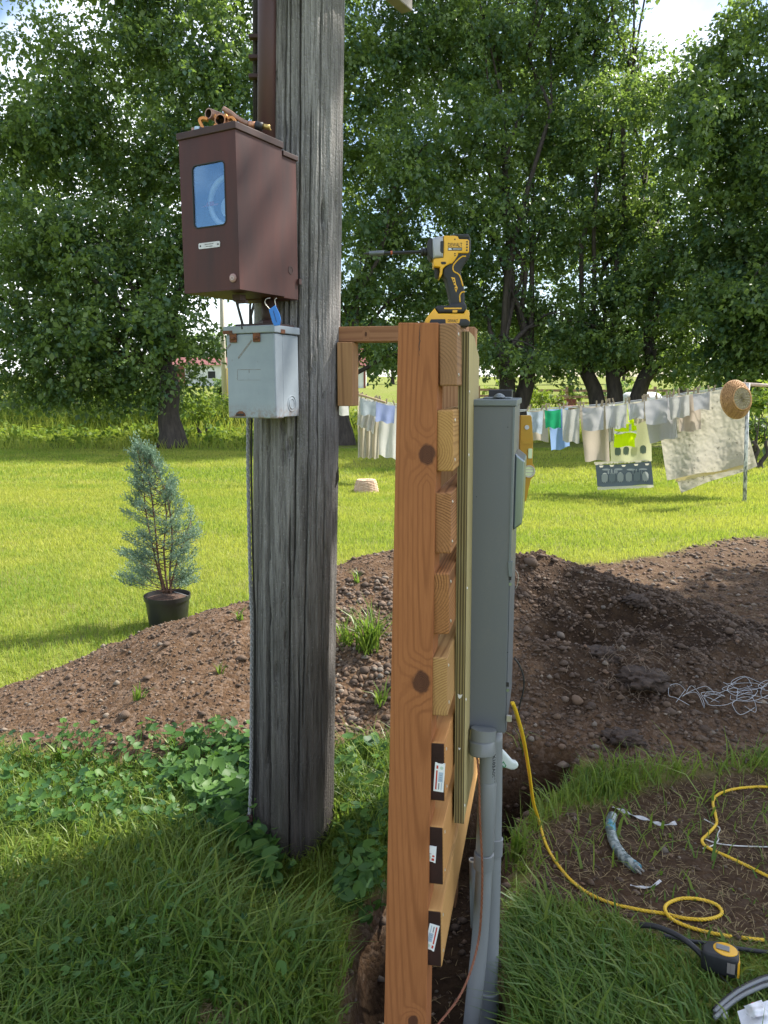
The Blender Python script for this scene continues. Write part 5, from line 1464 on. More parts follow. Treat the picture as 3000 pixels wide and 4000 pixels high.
obj('level_vial', prism(circ(.0142, 24, cxv, czv), .002, lo_ - V((0, .0018, 0))), m_vial, rg)
for dz in (-.005, .004): obj('vial_line', prism([(cxv - .012, czv + dz), (cxv + .012, czv + dz), (cxv + .012, czv + dz + .0022), (cxv - .012, czv + dz + .0022)], .0006, lo_ - V((0, .0024, 0))), m_alu, rg)

# ================================================================== CONDUITS AND WIRES
m_pvc = plain('grey_pvc', (.205, .22, .228), (.175, .187, .195), 12, (1, 1, .15), rough=.4, spec=.5)
m_print = plain('black_print', (.02, .02, .022), rough=.7)
c1 = thing('pvc_conduit', 'front grey plastic conduit dropping from the cabinet into the trench', 'conduit', P(1850, 4080, 2.02))
pth1 = [P(1903, 2862, 2.06), P(1905, 3000, 2.07), P(1897, 3200, 2.085), P(1891, 3390, 2.10), P(1876, 3650, 2.10), P(1852, 3900, 2.09), P(1825, 4150, 2.08), P(1800, 4350, 2.08)]
sp1 = smooth_path(pth1, 6)
obj('tube', tube(sp1, .0225, 24), m_pvc, c1, smooth=True)
def collar(a, b, r, name='coupling'):
    A_, B_ = V(a), V(b); d = (B_ - A_)
    return tube([A_, A_ + d * .04, A_ + d * .96, B_], [r * .9, r, r, r * .9], 28)
obj('coupling', collar(P(1891, 3330, 2.093), P(1887, 3392, 2.10), .0268), m_pvc, c1, auto=True)
obj('bell_end', collar(P(1905, 3052, 2.072), P(1893, 3330, 2.093), .0243), m_pvc, c1, auto=True)
hb = thing('hub_adapter', 'wide grey adapter hub screwed under the meter cabinet', 'conduit hub', P(1885, 2950, 2.04))
obj('neck', tube([P(1890, 2846, 2.05), P(1886, 2895, 2.05)], .0335, 28), m_pvc, hb, auto=True)
obj('collar', tube([P(1884, 2893, 2.045), P(1884, 2897, 2.045), P(1882, 2943, 2.045), P(1882, 2947, 2.045)], [.0325, .0345, .0345, .032], 28), m_pvc, hb, auto=True)
tx = P(1932, 2990, 2.07)
side = (V((1, 0, 0)) * .62 + V((0, -1, 0)) * .78).normalized()
tangent = side.cross(V((0, 0, 1))).normalized()
cc = P(1904, 3000, 2.07); 
tcen = V((cc.x, cc.y, tx.z)) + side * .0229
obj('printed_serial', text_geo('X103A08252', .0155, tcen + V((0, 0, -.006)), V((0, 0, -1)), -tangent if tangent.x < 0 else tangent, .0004, sx=1.12), m_print, c1)
c2_ = thing('pvc_conduit', 'rear grey plastic conduit standing behind the front one', 'conduit', P(1915, 4080, 2.15))
pth2 = [P(1930, 2862, 2.16), P(1929, 3100, 2.17), P(1924, 3400, 2.175), P(1916, 3700, 2.18), P(1909, 3900, 2.18), P(1906, 4200, 2.18), P(1904, 4400, 2.18)]
obj('tube', tube(smooth_path(pth2, 5), .0235, 22), m_pvc, c2_, smooth=True)
obj('coupling', collar(P(1909, 3868, 2.18), P(1907, 3955, 2.18), .029), m_pvc, c2_, auto=True)
obj('bell_end', collar(P(1929, 3270, 2.172), P(1926, 3340, 2.174), .0265), m_pvc, c2_, auto=True)
st_ = thing('pipe_stub', 'small white pipe stub sticking up left of the grey conduits', 'pipe', P(1848, 3600, 2.2))
obj('tube', tube([P(1847, 3362, 2.19), P(1852, 3620, 2.22)], .0105, 14), m_pvc, st_, smooth=True)
obj('cut_rim', lathe([(.0085, 0), (.0112, 0), (.0112, .004), (.0085, .004)], 16, P(1847, 3362, 2.19)), plain('white_rim', (.8, .8, .78)), st_)
cw = thing('copper_wire', 'bare copper ground wire curving down past the grey conduits', 'wire', P(1700, 4050, 1.9))
wp_ = [P(*q) for q in ((1853, 2880, 2.06), (1862, 2940, 2.04), (1871, 3040, 2.035), (1875, 3200, 2.04), (1884, 3400, 2.045), (1880, 3560, 2.045), (1868, 3680, 2.04), (1836, 3800, 2.01), (1790, 3900, 1.98), (1712, 4000, 1.93), (1640, 4080, 1.9))]
wr = resample(smooth_path(wp_, 10), .004)
gs = []
for s in range(3):
    hp = [p + (Rv * math.cos(i * .7 + s * 2.094) + Fv * math.sin(i * .7 + s * 2.094)) * .0017 for i, p in enumerate(wr)]
    gs.append(tube(hp, .0018, 5))
m_cwire = plain('dull_copper_wire', (.30, .125, .07), (.20, .08, .045), 60, rough=.45, metal=.5)
obj('strands', join(*gs), m_cwire, cw, smooth=True)
cw2 = thing('copper_wire', 'short copper wire end beside the foot of the wooden post', 'wire', P(1660, 4030, 1.93))
obj('strand', tube(smooth_path([P(1667, 3800, 1.985), P(1669, 3880, 1.985), P(1662, 3950, 1.98), P(1655, 4040, 1.975)], 6), .0022, 7), m_copper, cw2, smooth=True)
# white plastic sleeve with green print, held behind the conduits
sv = thing('plastic_sleeve', 'white plastic sleeve with green print poking out behind the conduits', 'plastic bag', P(1990, 3015, 2.2))
Ds = 2.2; ks = mpp(Ds); so_ = P(1980, 2960, Ds)
def zpt(x, y): u, v = 1900 + x * .1206, 2850 + y * .1206; return ((u - 1980) * ks, (2960 - v) * ks)
ol = [zpt(*p) for p in [(330, 560), (430, 585), (600, 740), (760, 920), (860, 1050), (970, 1075), (1040, 1150), (1060, 1200), (1020, 1290), (930, 1345), (820, 1355), (700, 1310), (560, 1260), (400, 1130), (300, 900)]]
obj('sleeve', prism(ol, .02, so_, b=.008, seg=4), plain('milky_plastic', (.74, .80, .78), (.68, .74, .73), 12, rough=.3, trans=.15), sv, auto=True)
m_grn = plain('green_print', (.03, .30, .12), rough=.5)
for o2 in ([(430, 800), (460, 860), (530, 930), (510, 945), (440, 890), (415, 820)], [(510, 1090), (560, 1030), (650, 1180), (620, 1245), (590, 1225), (620, 1180), (560, 1080), (530, 1110)], [(500, 1130), (590, 1240), (620, 1250), (560, 1250), (490, 1170)]):
    obj('print', prism([zpt(*p) for p in o2], .0006, so_ - V((0, .0006, 0))), m_grn, sv)

# ================================================================== IMPACT DRIVER ON THE POST
DD = 1.785; kD = mpp(DD); do_ = P(1750, 1100, DD)
def dpt(x, y): u, v = 1580 + .1989 * x, 880 + .1989 * y; return ((u - 1750) * kD, (1100 - v) * kD)
def dp(lst): return [dpt(*p) for p in lst]
dr = thing('impact_driver', 'yellow and black cordless impact driver standing on top of the wooden post', 'power tool', P(1750, 1276, DD))
m_dy = plain('tool_yellow', (.78, .42, .02), (.72, .38, .02), 10, rough=.38)
m_db = plain('tool_black', (.012, .0125, .014), (.018, .019, .021), 60, rough=.55)
m_dg = plain('cast_grey', (.34, .35, .37), (.28, .29, .31), 30, rough=.4, metal=.4)
def dprism(lst, th, b=.003, seg=3): return prism(dp(lst), th, do_ - V((0, th / 2, 0)), b=b, seg=seg)
blk = [(850, 285), (900, 262), (1180, 265), (1250, 300), (1272, 370), (1276, 560), (1245, 680), (1200, 745), (1125, 860), (1088, 930), (1092, 1010), (1130, 1130), (1160, 1260), (1166, 1400), (1168, 1530), (1205, 1600), (880, 1600), (895, 1540), (880, 1450), (850, 1330), (820, 1200), (795, 1090), (735, 1010), (740, 880), (800, 830), (760, 600), (760, 330)]
hs = obj('rubber_housing', dprism(blk, .046, .007, 4), m_db, dr, auto=True)
yl = [(745, 283), (950, 283), (1020, 300), (1032, 345), (1200, 350), (1232, 372), (1236, 585), (1215, 606), (1030, 606), (1018, 650), (960, 740), (915, 795), (870, 802), (790, 842), (738, 890), (722, 1000), (692, 1062), (665, 1050), (687, 930), (680, 862), (560, 850), (552, 716), (600, 702), (742, 692)]
yb_ = obj('yellow_shell', dprism(yl, .054, .005, 3), m_dy, dr, auto=True)
gn = [(515, 332), (600, 302), (742, 284), (744, 692), (600, 702), (530, 720)]
obj('gear_nose', dprism(gn, .058, .012, 4), m_dg, dr, auto=True)
obj('nose_slot', dprism([(676, 400), (690, 385), (742, 385), (742, 602), (700, 602), (676, 580)], .0595, .001, 1), m_db, dr)
obj('nose_bumper', dprism([(438, 380), (455, 345), (480, 330), (520, 330), (532, 722), (500, 716), (455, 640), (436, 520)], .055, .008, 3), m_db, dr, auto=True)
X_ = V((1, 0, 0))
cq = P(1643, 984, DD)
obj('collet', lathe([(0, -.0004), (.0075, 0), (.0095, .002), (.0095, .006), (.008, .008), (.0095, .010), (.0095, .014), (.008, .016)], 20, cq, (0, 1, 0), (0, 0, 1), X_), m_db, dr, smooth=True)
bitd = P(1425, 991, DD)
b1_, b2_ = P(1500, 989, DD), P(1648, 984, DD)
bt_ = obj('driver_bit', tube([b1_, b2_], .0042, 6), plain('dark_steel', (.035, .037, .04), rough=.45, metal=.3), dr)
obj('bit_sleeve', tube([P(1442, 990, DD), P(1444, 990, DD), P(1496, 988.5, DD), P(1500, 989, DD)], [.0042, .0056, .0056, .0042], 14), plain('grey_sleeve', (.13, .145, .16), rough=.4, metal=.3), bt_, smooth=True)
obj('bit_tip', tube([P(1420, 991, DD), P(1430, 990.6, DD), P(1444, 990, DD)], [.001, .0026, .0038], 6), plain('dark_tip', (.05, .053, .056), rough=.4, metal=.4), bt_)
obj('bit_band', tube([P(1526, 987.8, DD), P(1533, 987.5, DD)], .0046, 8), plain('red_band', (.45, .1, .04)), bt_)
obj('trigger', dprism([(582, 850), (680, 856), (690, 930), (668, 1058), (598, 1052), (588, 900)], .018, .003, 2), m_db, dr, auto=True)
obj('reverse_button', dprism([(695, 770), (715, 765), (780, 765), (797, 785), (790, 812), (720, 818), (697, 800)], .0565, .001, 1), m_db, dr)
yf = .0245
for ln in ([(1180, 662), (1090, 672), (945, 815), (942, 930), (1030, 985), (1082, 1060), (1130, 1220)], [(1166, 1325), (1112, 1332), (1072, 1392), (1078, 1520)]):
    pp2 = [do_ + V((dpt(*p)[0], -yf + .0015, dpt(*p)[1])) for p in ln]
    obj('yellow_piping', tube(smooth_path(pp2, 4), .0017, 6), m_dy, dr, smooth=True)
lg = obj('grip_badge', dprism([(895, 1045), (970, 1060), (985, 1130), (1000, 1190), (1030, 1245), (1000, 1335), (978, 1290), (960, 1200), (925, 1110)], .0485, .0006, 1), m_dy, dr)
for (x, y, w) in ((945, 1100, 22), (960, 1150, 22), (975, 1215, 26), (995, 1265, 22)):
    obj('badge_mark', dprism([(x - w * .5, y - 16), (x + w * .5, y - 10), (x + w * .5, y + 16), (x - w * .5, y + 10)], .0492, 0), m_db, lg)
ft2 = obj('foot', dprism([(590, 1632), (640, 1582), (860, 1582), (905, 1545), (1150, 1520), (1195, 1560), (1212, 1625), (1180, 1722), (650, 1737)], .060, .005, 3), m_db, dr, auto=True)
obj('charge_gauge', dprism([(765, 1628), (1105, 1628), (1105, 1655), (765, 1655)], .0605, 0), m_dy, ft2)
obj('gauge_button', dprism([(930, 1675), (1022, 1672), (1022, 1718), (930, 1720)], .0610, 0), m_dy, ft2)
by = [(400, 1892), (430, 1812), (582, 1637), (655, 1738), (1150, 1738), (1190, 1662), (1250, 1682), (1266, 1742), (1258, 1790), (1270, 1880), (1255, 1930), (1180, 1945), (420, 1950)]
bat = obj('battery', dprism(by, .064, .004, 3), m_dy, dr, auto=True)
obj('battery_base', dprism([(505, 1842), (1190, 1836), (1240, 1856), (1272, 1905), (1262, 1962), (1240, 1985), (470, 1985), (480, 1900)], .0665, .003, 2), m_db, bat, auto=True)
obj('battery_label', dprism([(790, 1842), (1082, 1842), (1060, 1925), (800, 1925)], .0672, 0), m_dy, bat)
fo = do_.y
def dtext(nm, s, x, y, size, th, par, m=m_print, fit=None): 
    a, b = dpt(x, y); obj(nm, text_geo(s, size, V((do_.x + a, do_.y - th / 2, do_.z + b)), X_, Zv, .0003, fit=fit), m, par)
dtext('lettering', 'DEWALT', 962, 457, .0122, .0544, yb_, fit=275 * .1989 * kD)
pl2 = obj('name_strip', dprism([(825, 502), (1098, 502), (1098, 560), (825, 560)], .0546, 0), m_db, yb_)
obj('strip_mark', dprism([(838, 516), (890, 516), (905, 546), (838, 546)], .0552, 0), m_tag, pl2)
obj('strip_mark', dprism([(920, 522), (1088, 522), (1088, 540), (920, 540)], .0552, 0), plain('strip_grey', (.5, .5, .5)), pl2)
dtext('lettering', 'DEWALT', 935, 1880, .0095, .0676, bat, fit=190 * .1989 * kD)
for (x, y) in ((1192, 398), (1192, 445), (1192, 500), (1190, 552)): obj('vent', prism(circ(17 * .1989 * kD, 10, *dpt(x, y)), .001, do_ - V((0, .0276, 0))), m_db, yb_)
for (x, y) in ((958, 352), (962, 615), (965, 652)): obj('case_screw', prism(circ(13 * .1989 * kD, 10, *dpt(x, y)), .001, do_ - V((0, .0276, 0))), m_db, yb_)
obj('belt_hook_boss', dprism([(860, 290), (900, 258), (1180, 250), (1215, 245), (1250, 300), (1230, 330), (1060, 330), (1000, 300)], .050, .004, 2), m_db, dr, auto=True)

# ================================================================== CLOTHES LINE
def DC(u): return 10.95 + (2915 - u) / 1675 * 2.3        # the line runs left and away
def line_v(u): return float(np.interp(u, [1240, 1320, 1400, 1545, 1700, 1850, 2040, 2300, 2400, 2500, 2700, 2850, 2920], [1500, 1528, 1551, 1583, 1602, 1610, 1606, 1588, 1579, 1567, 1536, 1516, 1506]))
m_post_s = plain('peeling_white_steel', (.62, .63, .62), (.12, .13, .15), 26, (1, 1, .35), rough=.55, metal=.2, lo=.45, hi=.6)
gbp = GT(2911, 1962)
cp = thing('clothes_pole', 'peeling white steel clothes line pole standing on the lawn at right', 'pole', gbp)
topp = PY(2922, 1497, gbp.y)
obj('upright', tube([gbp - V((0, 0, .2)), topp], .027, 14), m_post_s, cp, smooth=True)
a1 = PY(2860, 1497, gbp.y + .1); a2 = PY(3090, 1512, gbp.y - .1)
obj('crossarm', tube([a1, a2], .024, 12), plain('bleached_bar', (.58, .47, .38), (.45, .36, .3), 20, rough=.8), cp, smooth=True)
gl = G(1236, 1880); pl_ = PY(1236, 1495, 13.25)
cp2 = thing('clothes_pole', 'far clothes line pole with a tan crossarm beside the utility pole', 'pole', (pl_.x, 13.25, h1(pl_.x, 13.25)))
obj('upright', tube([(pl_.x, 13.25, h1(pl_.x, 13.25) - .2), pl_], .027, 12), m_post_s, cp2, smooth=True)
obj('crossarm', tube([pl_ + V((-.1, .3, -.02)), P(1420, 1546, 12.7), P(1505, 1572, 12.5)], .02, 8), plain('tan_bar', (.40, .29, .17), rough=.8), cp2, smooth=True)
m_line = plain('white_cord', (.7, .7, .7), rough=.6)
def on_line(u, dv=0, dd=0): return P(u, line_v(u) + dv, DC(u) + dd)
for (dv, dd, lab) in ((0, 0, 'front white clothes line cord carrying the small cloths'), (-5, .38, 'rear white clothes line cord carrying the sheet and towels')):
    tag(obj('clothes_line', tube([on_line(u, dv, dd) for u in range(1240, 2921, 40)], .0055, 6), m_line, smooth=True), lab, 'cord')
def cloth_mat(name, c, c2=None, s=6, tr=.45, dots=None, bm=0.0):
    m, nt, b = new_mat(name)
    vec = ocoord(nt)
    col = mixc(nt, rng(nt, noise(nt, vec, s * 9, 4), .3, .75), c, c2 or tuple(x * .92 for x in c))
    if dots:
        w = noise(nt, vec, dots[1], 3, .6)
        col = mixc(nt, rng(nt, w, .64, .68, 0, .75), col, dots[0])
    nt.links.new(col, b.inputs['Base Color'])
    b.inputs['Roughness'].default_value = .9; b.inputs['Specular IOR Level'].default_value = .1
    t = nd(nt, 'ShaderNodeBsdfTranslucent', {'Color': col})
    mx = nd(nt, 'ShaderNodeMixShader', {0: tr, 1: b.outputs[0], 2: t.outputs[0]})
    nt.links.new(mx.outputs[0], nt.nodes['Material Output'].inputs[0])
    if bm: bump(nt, b, noise(nt, vec, 22, 5, .6), bm, .8)
    return m
CM = dict(grey=cloth_mat('pale_grey_cotton', (.45, .45, .46)), blueg=cloth_mat('blue_grey_cotton', (.40, .46, .52)), green=cloth_mat('green_cotton', (.03, .36, .16)), beige=cloth_mat('beige_cotton', (.50, .43, .36)),
          blue=cloth_mat('light_blue_cotton', (.28, .42, .72)), white=cloth_mat('white_cotton', (.62, .61, .58)), print_=cloth_mat('grey_print_cotton', (.46, .46, .43), dots=((.34, .36, .33), 16)), cream=cloth_mat('cream_cotton', (.56, .51, .41)),
          violet=cloth_mat('violet_blue_cotton', (.34, .40, .66)), check=cloth_mat('grey_check_cotton', (.44, .49, .52)), hiv=cloth_mat('fluorescent_yellow', (.72, .95, .01), (.66, .9, .01), tr=.5), ltow=cloth_mat('pale_towel', (.58, .58, .36)), dtow=cloth_mat('slate_towel', (.085, .11, .135)),
          sheet=cloth_mat('crinkled_sheet', (.52, .49, .42), (.46, .43, .35), 5, .45, ((.14, .13, .10), 17), .012), motif_d=cloth_mat('slate_motif', (.17, .22, .2)), motif_l=cloth_mat('pale_motif', (.45, .48, .44)), motif_m=cloth_mat('mid_motif', (.24, .28, .28)), fringe=cloth_mat('fringe_yarn', (.72, .68, .55)), tape=cloth_mat('silver_tape', (.42, .44, .40)), yel=cloth_mat('yellow_hem', (.68, .58, .30)), stripe=cloth_mat('hem', (.75, .74, .72)))
def cloth_grid(cs, D0, nu=14, nv=14, fold=.03, seed=0, wave=7, crinkle=0):
    """corners px: TL, TR, BR, BL"""
    vs_, fs = [], []
    for j in range(nv + 1):
        for i in range(nu + 1):
            s, t = i / nu, j / nv
            a = [cs[0][k] + (cs[1][k] - cs[0][k]) * s for k in (0, 1)]; b = [cs[3][k] + (cs[2][k] - cs[3][k]) * s for k in (0, 1)]
            u, v = a[0] + (b[0] - a[0]) * t, a[1] + (b[1] - a[1]) * t
            v += 5 * math.sin(PI * s) * (1 - t) + 3.5 * math.sin(s * wave + seed) * t
            d = fold * (.35 + t) * math.sin(s * wave + seed * 1.7 + t * 1.5) + fold * .5 * mnoise.noise(V((s * 3, t * 3, seed)))
            if crinkle: d += crinkle * mnoise.noise(V((s * 22, t * 14, seed + 5))) + crinkle * .6 * mnoise.noise(V((s * 46, t * 36, seed)))
            vs_.append(P(u, v, DC(u) + D0 + d - .06 * t))
    for j in range(nv):
        for i in range(nu):
            k = j * (nu + 1) + i
            fs.append((k, k + 1, k + nu + 2, k + nu + 1))
    return vs_, fs
def Z7(x, y): return (1950 + .633 * x, 1400 + .633 * y)
def Z8(x, y): return (1200 + .3618 * x, 1200 + .3618 * y)
pins = []
def cloth(name, label, cat, corners, mat, D0=0, zf=Z7, fold=.045, seed=0, wave=None, snap=True, group='washing on the clothes line', crinkle=0, n=14, pin=True, tl=None):
    cs = [zf(*p) for p in corners]
    wave = wave or 5 + (seed * 2.7) % 8
    if snap:
        for k in (0, 1): cs[k] = (cs[k][0], line_v(cs[k][0]) + 2 + (-5 if D0 > .2 else 0))
    o = obj(name, cloth_grid(cs, D0, n, n, fold, seed, wave, crinkle), mat, smooth=True)
    tag(o, label, cat, group)
    if pin and snap:
        for k in (0, 1): pins.append((cs[k][0] + (5 if k == 0 else -5), D0))
    return o
c = cloth
c('hand_towel', 'grey-blue hand towel nearest the grey meter cabinet', 'towel', [(170, 330), (272, 330), (265, 462), (185, 460)], CM['blueg'], 0, seed=1)
g_ = c('face_cloth', 'bright green face cloth', 'cloth', [(280, 330), (380, 330), (381, 432), (286, 428)], CM['green'], 0, seed=2, fold=.015)
c('hand_towel', 'pale beige cloth hanging behind the green face cloth', 'towel', [(185, 330), (300, 330), (305, 512), (205, 508)], CM['beige'], .36, seed=3)
c('shirt', 'light blue shirt hanging low behind the green cloth', 'shirt', [(300, 320), (425, 320), (435, 545), (322, 572)], CM['blue'], .42, seed=4, fold=.05)
c('printed_cloth', 'grey printed cloth with ragged lower corner right of the green cloth', 'cloth', [(390, 325), (497, 325), (494, 522), (392, 512)], CM['print_'], 0, seed=5)
c('tea_towel', 'pale grey tea towel above the long beige towel', 'towel', [(512, 320), (645, 310), (644, 446), (518, 442)], CM['grey'], -.03, seed=6)
c('bath_towel', 'long beige towel left of the yellow vest', 'towel', [(492, 325), (668, 310), (682, 630), (530, 634)], CM['beige'], .34, seed=7, fold=.04)
c('tea_towel', 'pale grey tea towel left above the yellow vest', 'towel', [(655, 305), (788, 292), (782, 432), (660, 432)], CM['grey'], 0, seed=8)
c('small_cloth', 'small pale grey cloth right above the yellow vest', 'cloth', [(795, 290), (893, 282), (895, 366), (800, 382)], CM['grey'], 0, seed=9)
c('small_cloth', 'cream cloth showing under the small grey cloth', 'cloth', [(790, 290), (905, 280), (906, 392), (806, 405)], CM['cream'], .3, seed=10)
c('white_cloth', 'narrow white cloth hanging between beige towel and yellow vest', 'cloth', [(672, 300), (712, 300), (712, 515), (676, 515)], CM['white'], .22, seed=11)
c('tea_towel', 'pale grey tea towel right of the yellow vest', 'towel', [(900, 272), (1042, 255), (1036, 402), (905, 407)], CM['grey'], 0, seed=12)
c('tea_towel', 'pale grey-beige towel hanging below the clothes right of the vest', 'towel', [(885, 275), (1085, 250), (1102, 488), (930, 522)], CM['grey'], .3, seed=13, fold=.05)
c('printed_cloth', 'grey-beige cloth with a faint print near the big sheet', 'cloth', [(1045, 250), (1172, 235), (1176, 356), (1058, 374)], CM['print_'], 0, seed=14)
c('small_cloth', 'pale grey square cloth pinned before the big sheet', 'cloth', [(1194, 232), (1300, 212), (1298, 312), (1204, 322)], CM['grey'], -.02, seed=15, fold=.015)
c('hand_towel', 'beige hand towel half covered by square cloths before the big sheet', 'towel', [(1100, 250), (1240, 225), (1246, 440), (1112, 456)], CM['beige'], .2, seed=16)
# tulip towel
tw = cloth('patterned_towel', 'long towel with tulip pattern, pale above and slate below', 'towel', [(672, 300), (930, 278), (942, 628), (690, 642)], CM['ltow'], .4, seed=17, fold=.015)
lw_ = obj('slate_half', cloth_grid([Z7(594, 655), Z7(938, 632), Z7(952, 782), Z7(606, 795)], .43, 14, 8, .012, 18), CM['dtow'], tw, smooth=True)
def strip(cs, D0, seed, rag=0.0, n=40):
    vs_, fs = [], []
    for i in range(n + 1):
        s = i / n
        a = [cs[0][k] + (cs[1][k] - cs[0][k]) * s for k in (0, 1)]; b = [cs[3][k] + (cs[2][k] - cs[3][k]) * s for k in (0, 1)]
        vs_ += [P(a[0], a[1], DC(a[0]) + D0), P(b[0], b[1] + random.uniform(-rag, rag), DC(b[0]) + D0 - .01)]
    for i in range(n): fs.append((2 * i, 2 * i + 2, 2 * i + 3, 2 * i + 1))
    return vs_, fs
obj('fringe', strip([Z7(585, 640), Z7(942, 622), Z7(942, 634), Z7(588, 656)], .36, 1, 2.5), CM['fringe'], tw)
obj('fringe', strip([Z7(606, 794), Z7(952, 780), Z7(953, 796), Z7(607, 812)], .34, 2, 1.6), CM['fringe'], tw)
def tulip(name, cx, cy, w, h, m, par, D0):
    k = [(-.5, .1), (-.5, -.25), (-.3, -.45), (0, -.52), (.3, -.45), (.5, -.25), (.5, .1), (.42, .42), (.28, .32), (.14, .5), (0, .36), (-.14, .5), (-.28, .32), (-.42, .42)]
    pts = [Z7(cx + a * w, cy + b * h) for a, b in k]
    obj(name, ([P(u, v, DC(u) + D0) for u, v in pts], [tuple(range(len(pts)))]), m, par)
for i, x in enumerate((651, 697, 748, 800, 850, 902)): tulip('tulip_motif', x, 738 - i * 1.6, 38, 62, CM['motif_l'] if i in (0, 2, 3, 5) else CM['motif_m'], tw, .355)
for i, x in enumerate((732, 784, 836, 888)): tulip('tulip_motif', x, 576 - i * 4, 38, 56, CM['motif_d'] if i != 2 else CM['ltow'], tw, .345)
for x0 in (698, 850):
    for (dx, dy, rx, ry) in ((-38, -52, 26, 6), (38, -54, 26, 6), (-24, -38, 5, 18), (-4, -40, 5, 16), (16, -38, 5, 18), (28, -36, 4, 16)):
        pts = [Z7(x0 + dx + rx * math.cos(k * PI / 6), 738 + dy + ry * math.sin(k * PI / 6)) for k in range(12)]
        obj('leaf_motif', ([P(u, v, DC(u) + .356) for u, v in pts], [tuple(range(12))]), CM['motif_m'], tw)
for x0, y0 in ((630, 668), (695, 664), (768, 664), (845, 658), (912, 655)):
    pts = [Z7(x0 - 14, y0 - 6), Z7(x0 + 14, y0 - 7), Z7(x0 + 8, y0 + 4), Z7(x0 - 8, y0 + 5)]
    obj('petal_motif', ([P(u, v, DC(u) + .356) for u, v in pts], [(0, 1, 2, 3)]), CM['fringe'], tw)
# vest
vt_ = tag(obj('safety_vest', cloth_grid([Z7(716, 405), Z7(832, 392), Z7(838, 545), Z7(706, 546)], .1, 14, 14, .035, 19), CM['hiv'], smooth=True), 'fluorescent yellow safety vest with grey tape hanging on the line', 'vest', 'washing on the clothes line')
obj('shoulder', cloth_grid([Z7(730, 318), Z7(760, 316), Z7(765, 406), Z7(718, 408)], .12, 6, 8, .01, 3), CM['hiv'], vt_, smooth=True)
obj('shoulder', cloth_grid([Z7(790, 312), Z7(812, 310), Z7(832, 396), Z7(798, 398)], .12, 6, 8, .01, 4), CM['hiv'], vt_, smooth=True)
obj('side_panel', cloth_grid([Z7(826, 400), Z7(846, 412), Z7(852, 460), Z7(836, 500)], .12, 6, 8, .01, 5), CM['hiv'], vt_, smooth=True)
obj('reflective_tape', cloth_grid([Z7(710, 448), Z7(848, 444), Z7(850, 460), Z7(709, 464)], .03, 14, 3, .02, 19), CM['tape'], vt_, smooth=True)
obj('reflective_tape', cloth_grid([Z7(800, 400), Z7(816, 398), Z7(816, 445), Z7(802, 446)], .04, 4, 6, .01, 19), CM['tape'], vt_, smooth=True)
# the sheet
sh_ = cloth('bed_sheet', 'big crinkled cream sheet with a scattered dark print at the right end', 'sheet', [(960, 262), (1520, 170), (1552, 655), (1035, 748)], CM['sheet'], .45, seed=20, fold=.05, crinkle=.013, n=80)
obj('lower_layer', cloth_grid([Z7(1080, 700), Z7(1540, 470), Z7(1592, 664), Z7(1122, 826)], .6, 30, 14, .05, 21, 7, .03), CM['sheet'], sh_, smooth=True)
obj('yellow_hem', strip([Z7(1085, 742), Z7(1510, 655), Z7(1512, 676), Z7(1092, 762)], .47, 22, 2), CM['yel'], sh_)
c('tie_cloth', 'thin white twisted cloth hanging before the sheet', 'cloth', [(1066, 245), (1078, 243), (1098, 488), (1080, 492)], CM['white'], .1, seed=23, fold=.01)
# left part, seen between pole and post
c('white_cloth', 'white cloth peeking out below the wooden cleat by the pole', 'cloth', [(240, 900), (440, 950), (452, 1178), (300, 1150)], CM['white'], 0, Z8, seed=24)
c('check_cloth', 'grey checked cloth left of the violet-blue one', 'cloth', [(568, 1005), (745, 1030), (742, 1172), (580, 1160)], CM['check'], 0, Z8, seed=25, fold=.015)
c('blue_cloth', 'violet-blue cloth close to the wooden post', 'cloth', [(745, 1030), (950, 1055), (938, 1262), (735, 1225)], CM['violet'], 0, Z8, seed=26, fold=.015)
c('skirt', 'long cream pleated skirt hanging behind the checked cloth', 'skirt', [(545, 1000), (790, 1040), (770, 1636), (548, 1622)], CM['cream'], .4, Z8, seed=27, fold=.07, wave=22)
c('frill_cloth', 'short ruffled beige cloth over the cream skirt', 'cloth', [(580, 1010), (755, 1035), (715, 1362), (535, 1270)], CM['white'], .25, Z8, seed=28, fold=.05, wave=18)
c('pillow_case', 'large white pillowcase beside the wooden post', 'pillowcase', [(775, 1035), (1000, 1060), (1000, 1655), (772, 1600)], CM['white'], .35, Z8, seed=29, fold=.03)
m_pin = plain('pin_wood', (.42, .33, .22), (.28, .22, .16), 30, rough=.8)
pm = mesh_np('clothes_peg', *join(box((-.006, 0, 0), (.005, .006, .045)), box((.006, 0, .002), (.005, .006, .045)), box((0, 0, .01), (.003, .008, .006))), m_pin)
for k, (u, d) in enumerate(pins + [(u, 0) for u in (2330, 2350, 2565, 2725, 2790, 2850, 1430, 1510)]):
    p_ = on_line(u, -3 if d < .2 else -8, d if d > .2 else -.012)
    tag(obj_me('clothes_peg', pm, Matrix.Translation(p_ + V((0, 0, .02))) @ Matrix.Rotation(random.gauss(0, .22), 4, 'Y') @ Matrix.Rotation(random.uniform(-.5, .5), 4, 'Z')), 'small wooden clothes peg clipped on the washing line', 'clothes peg', 'pegs on the clothes line')

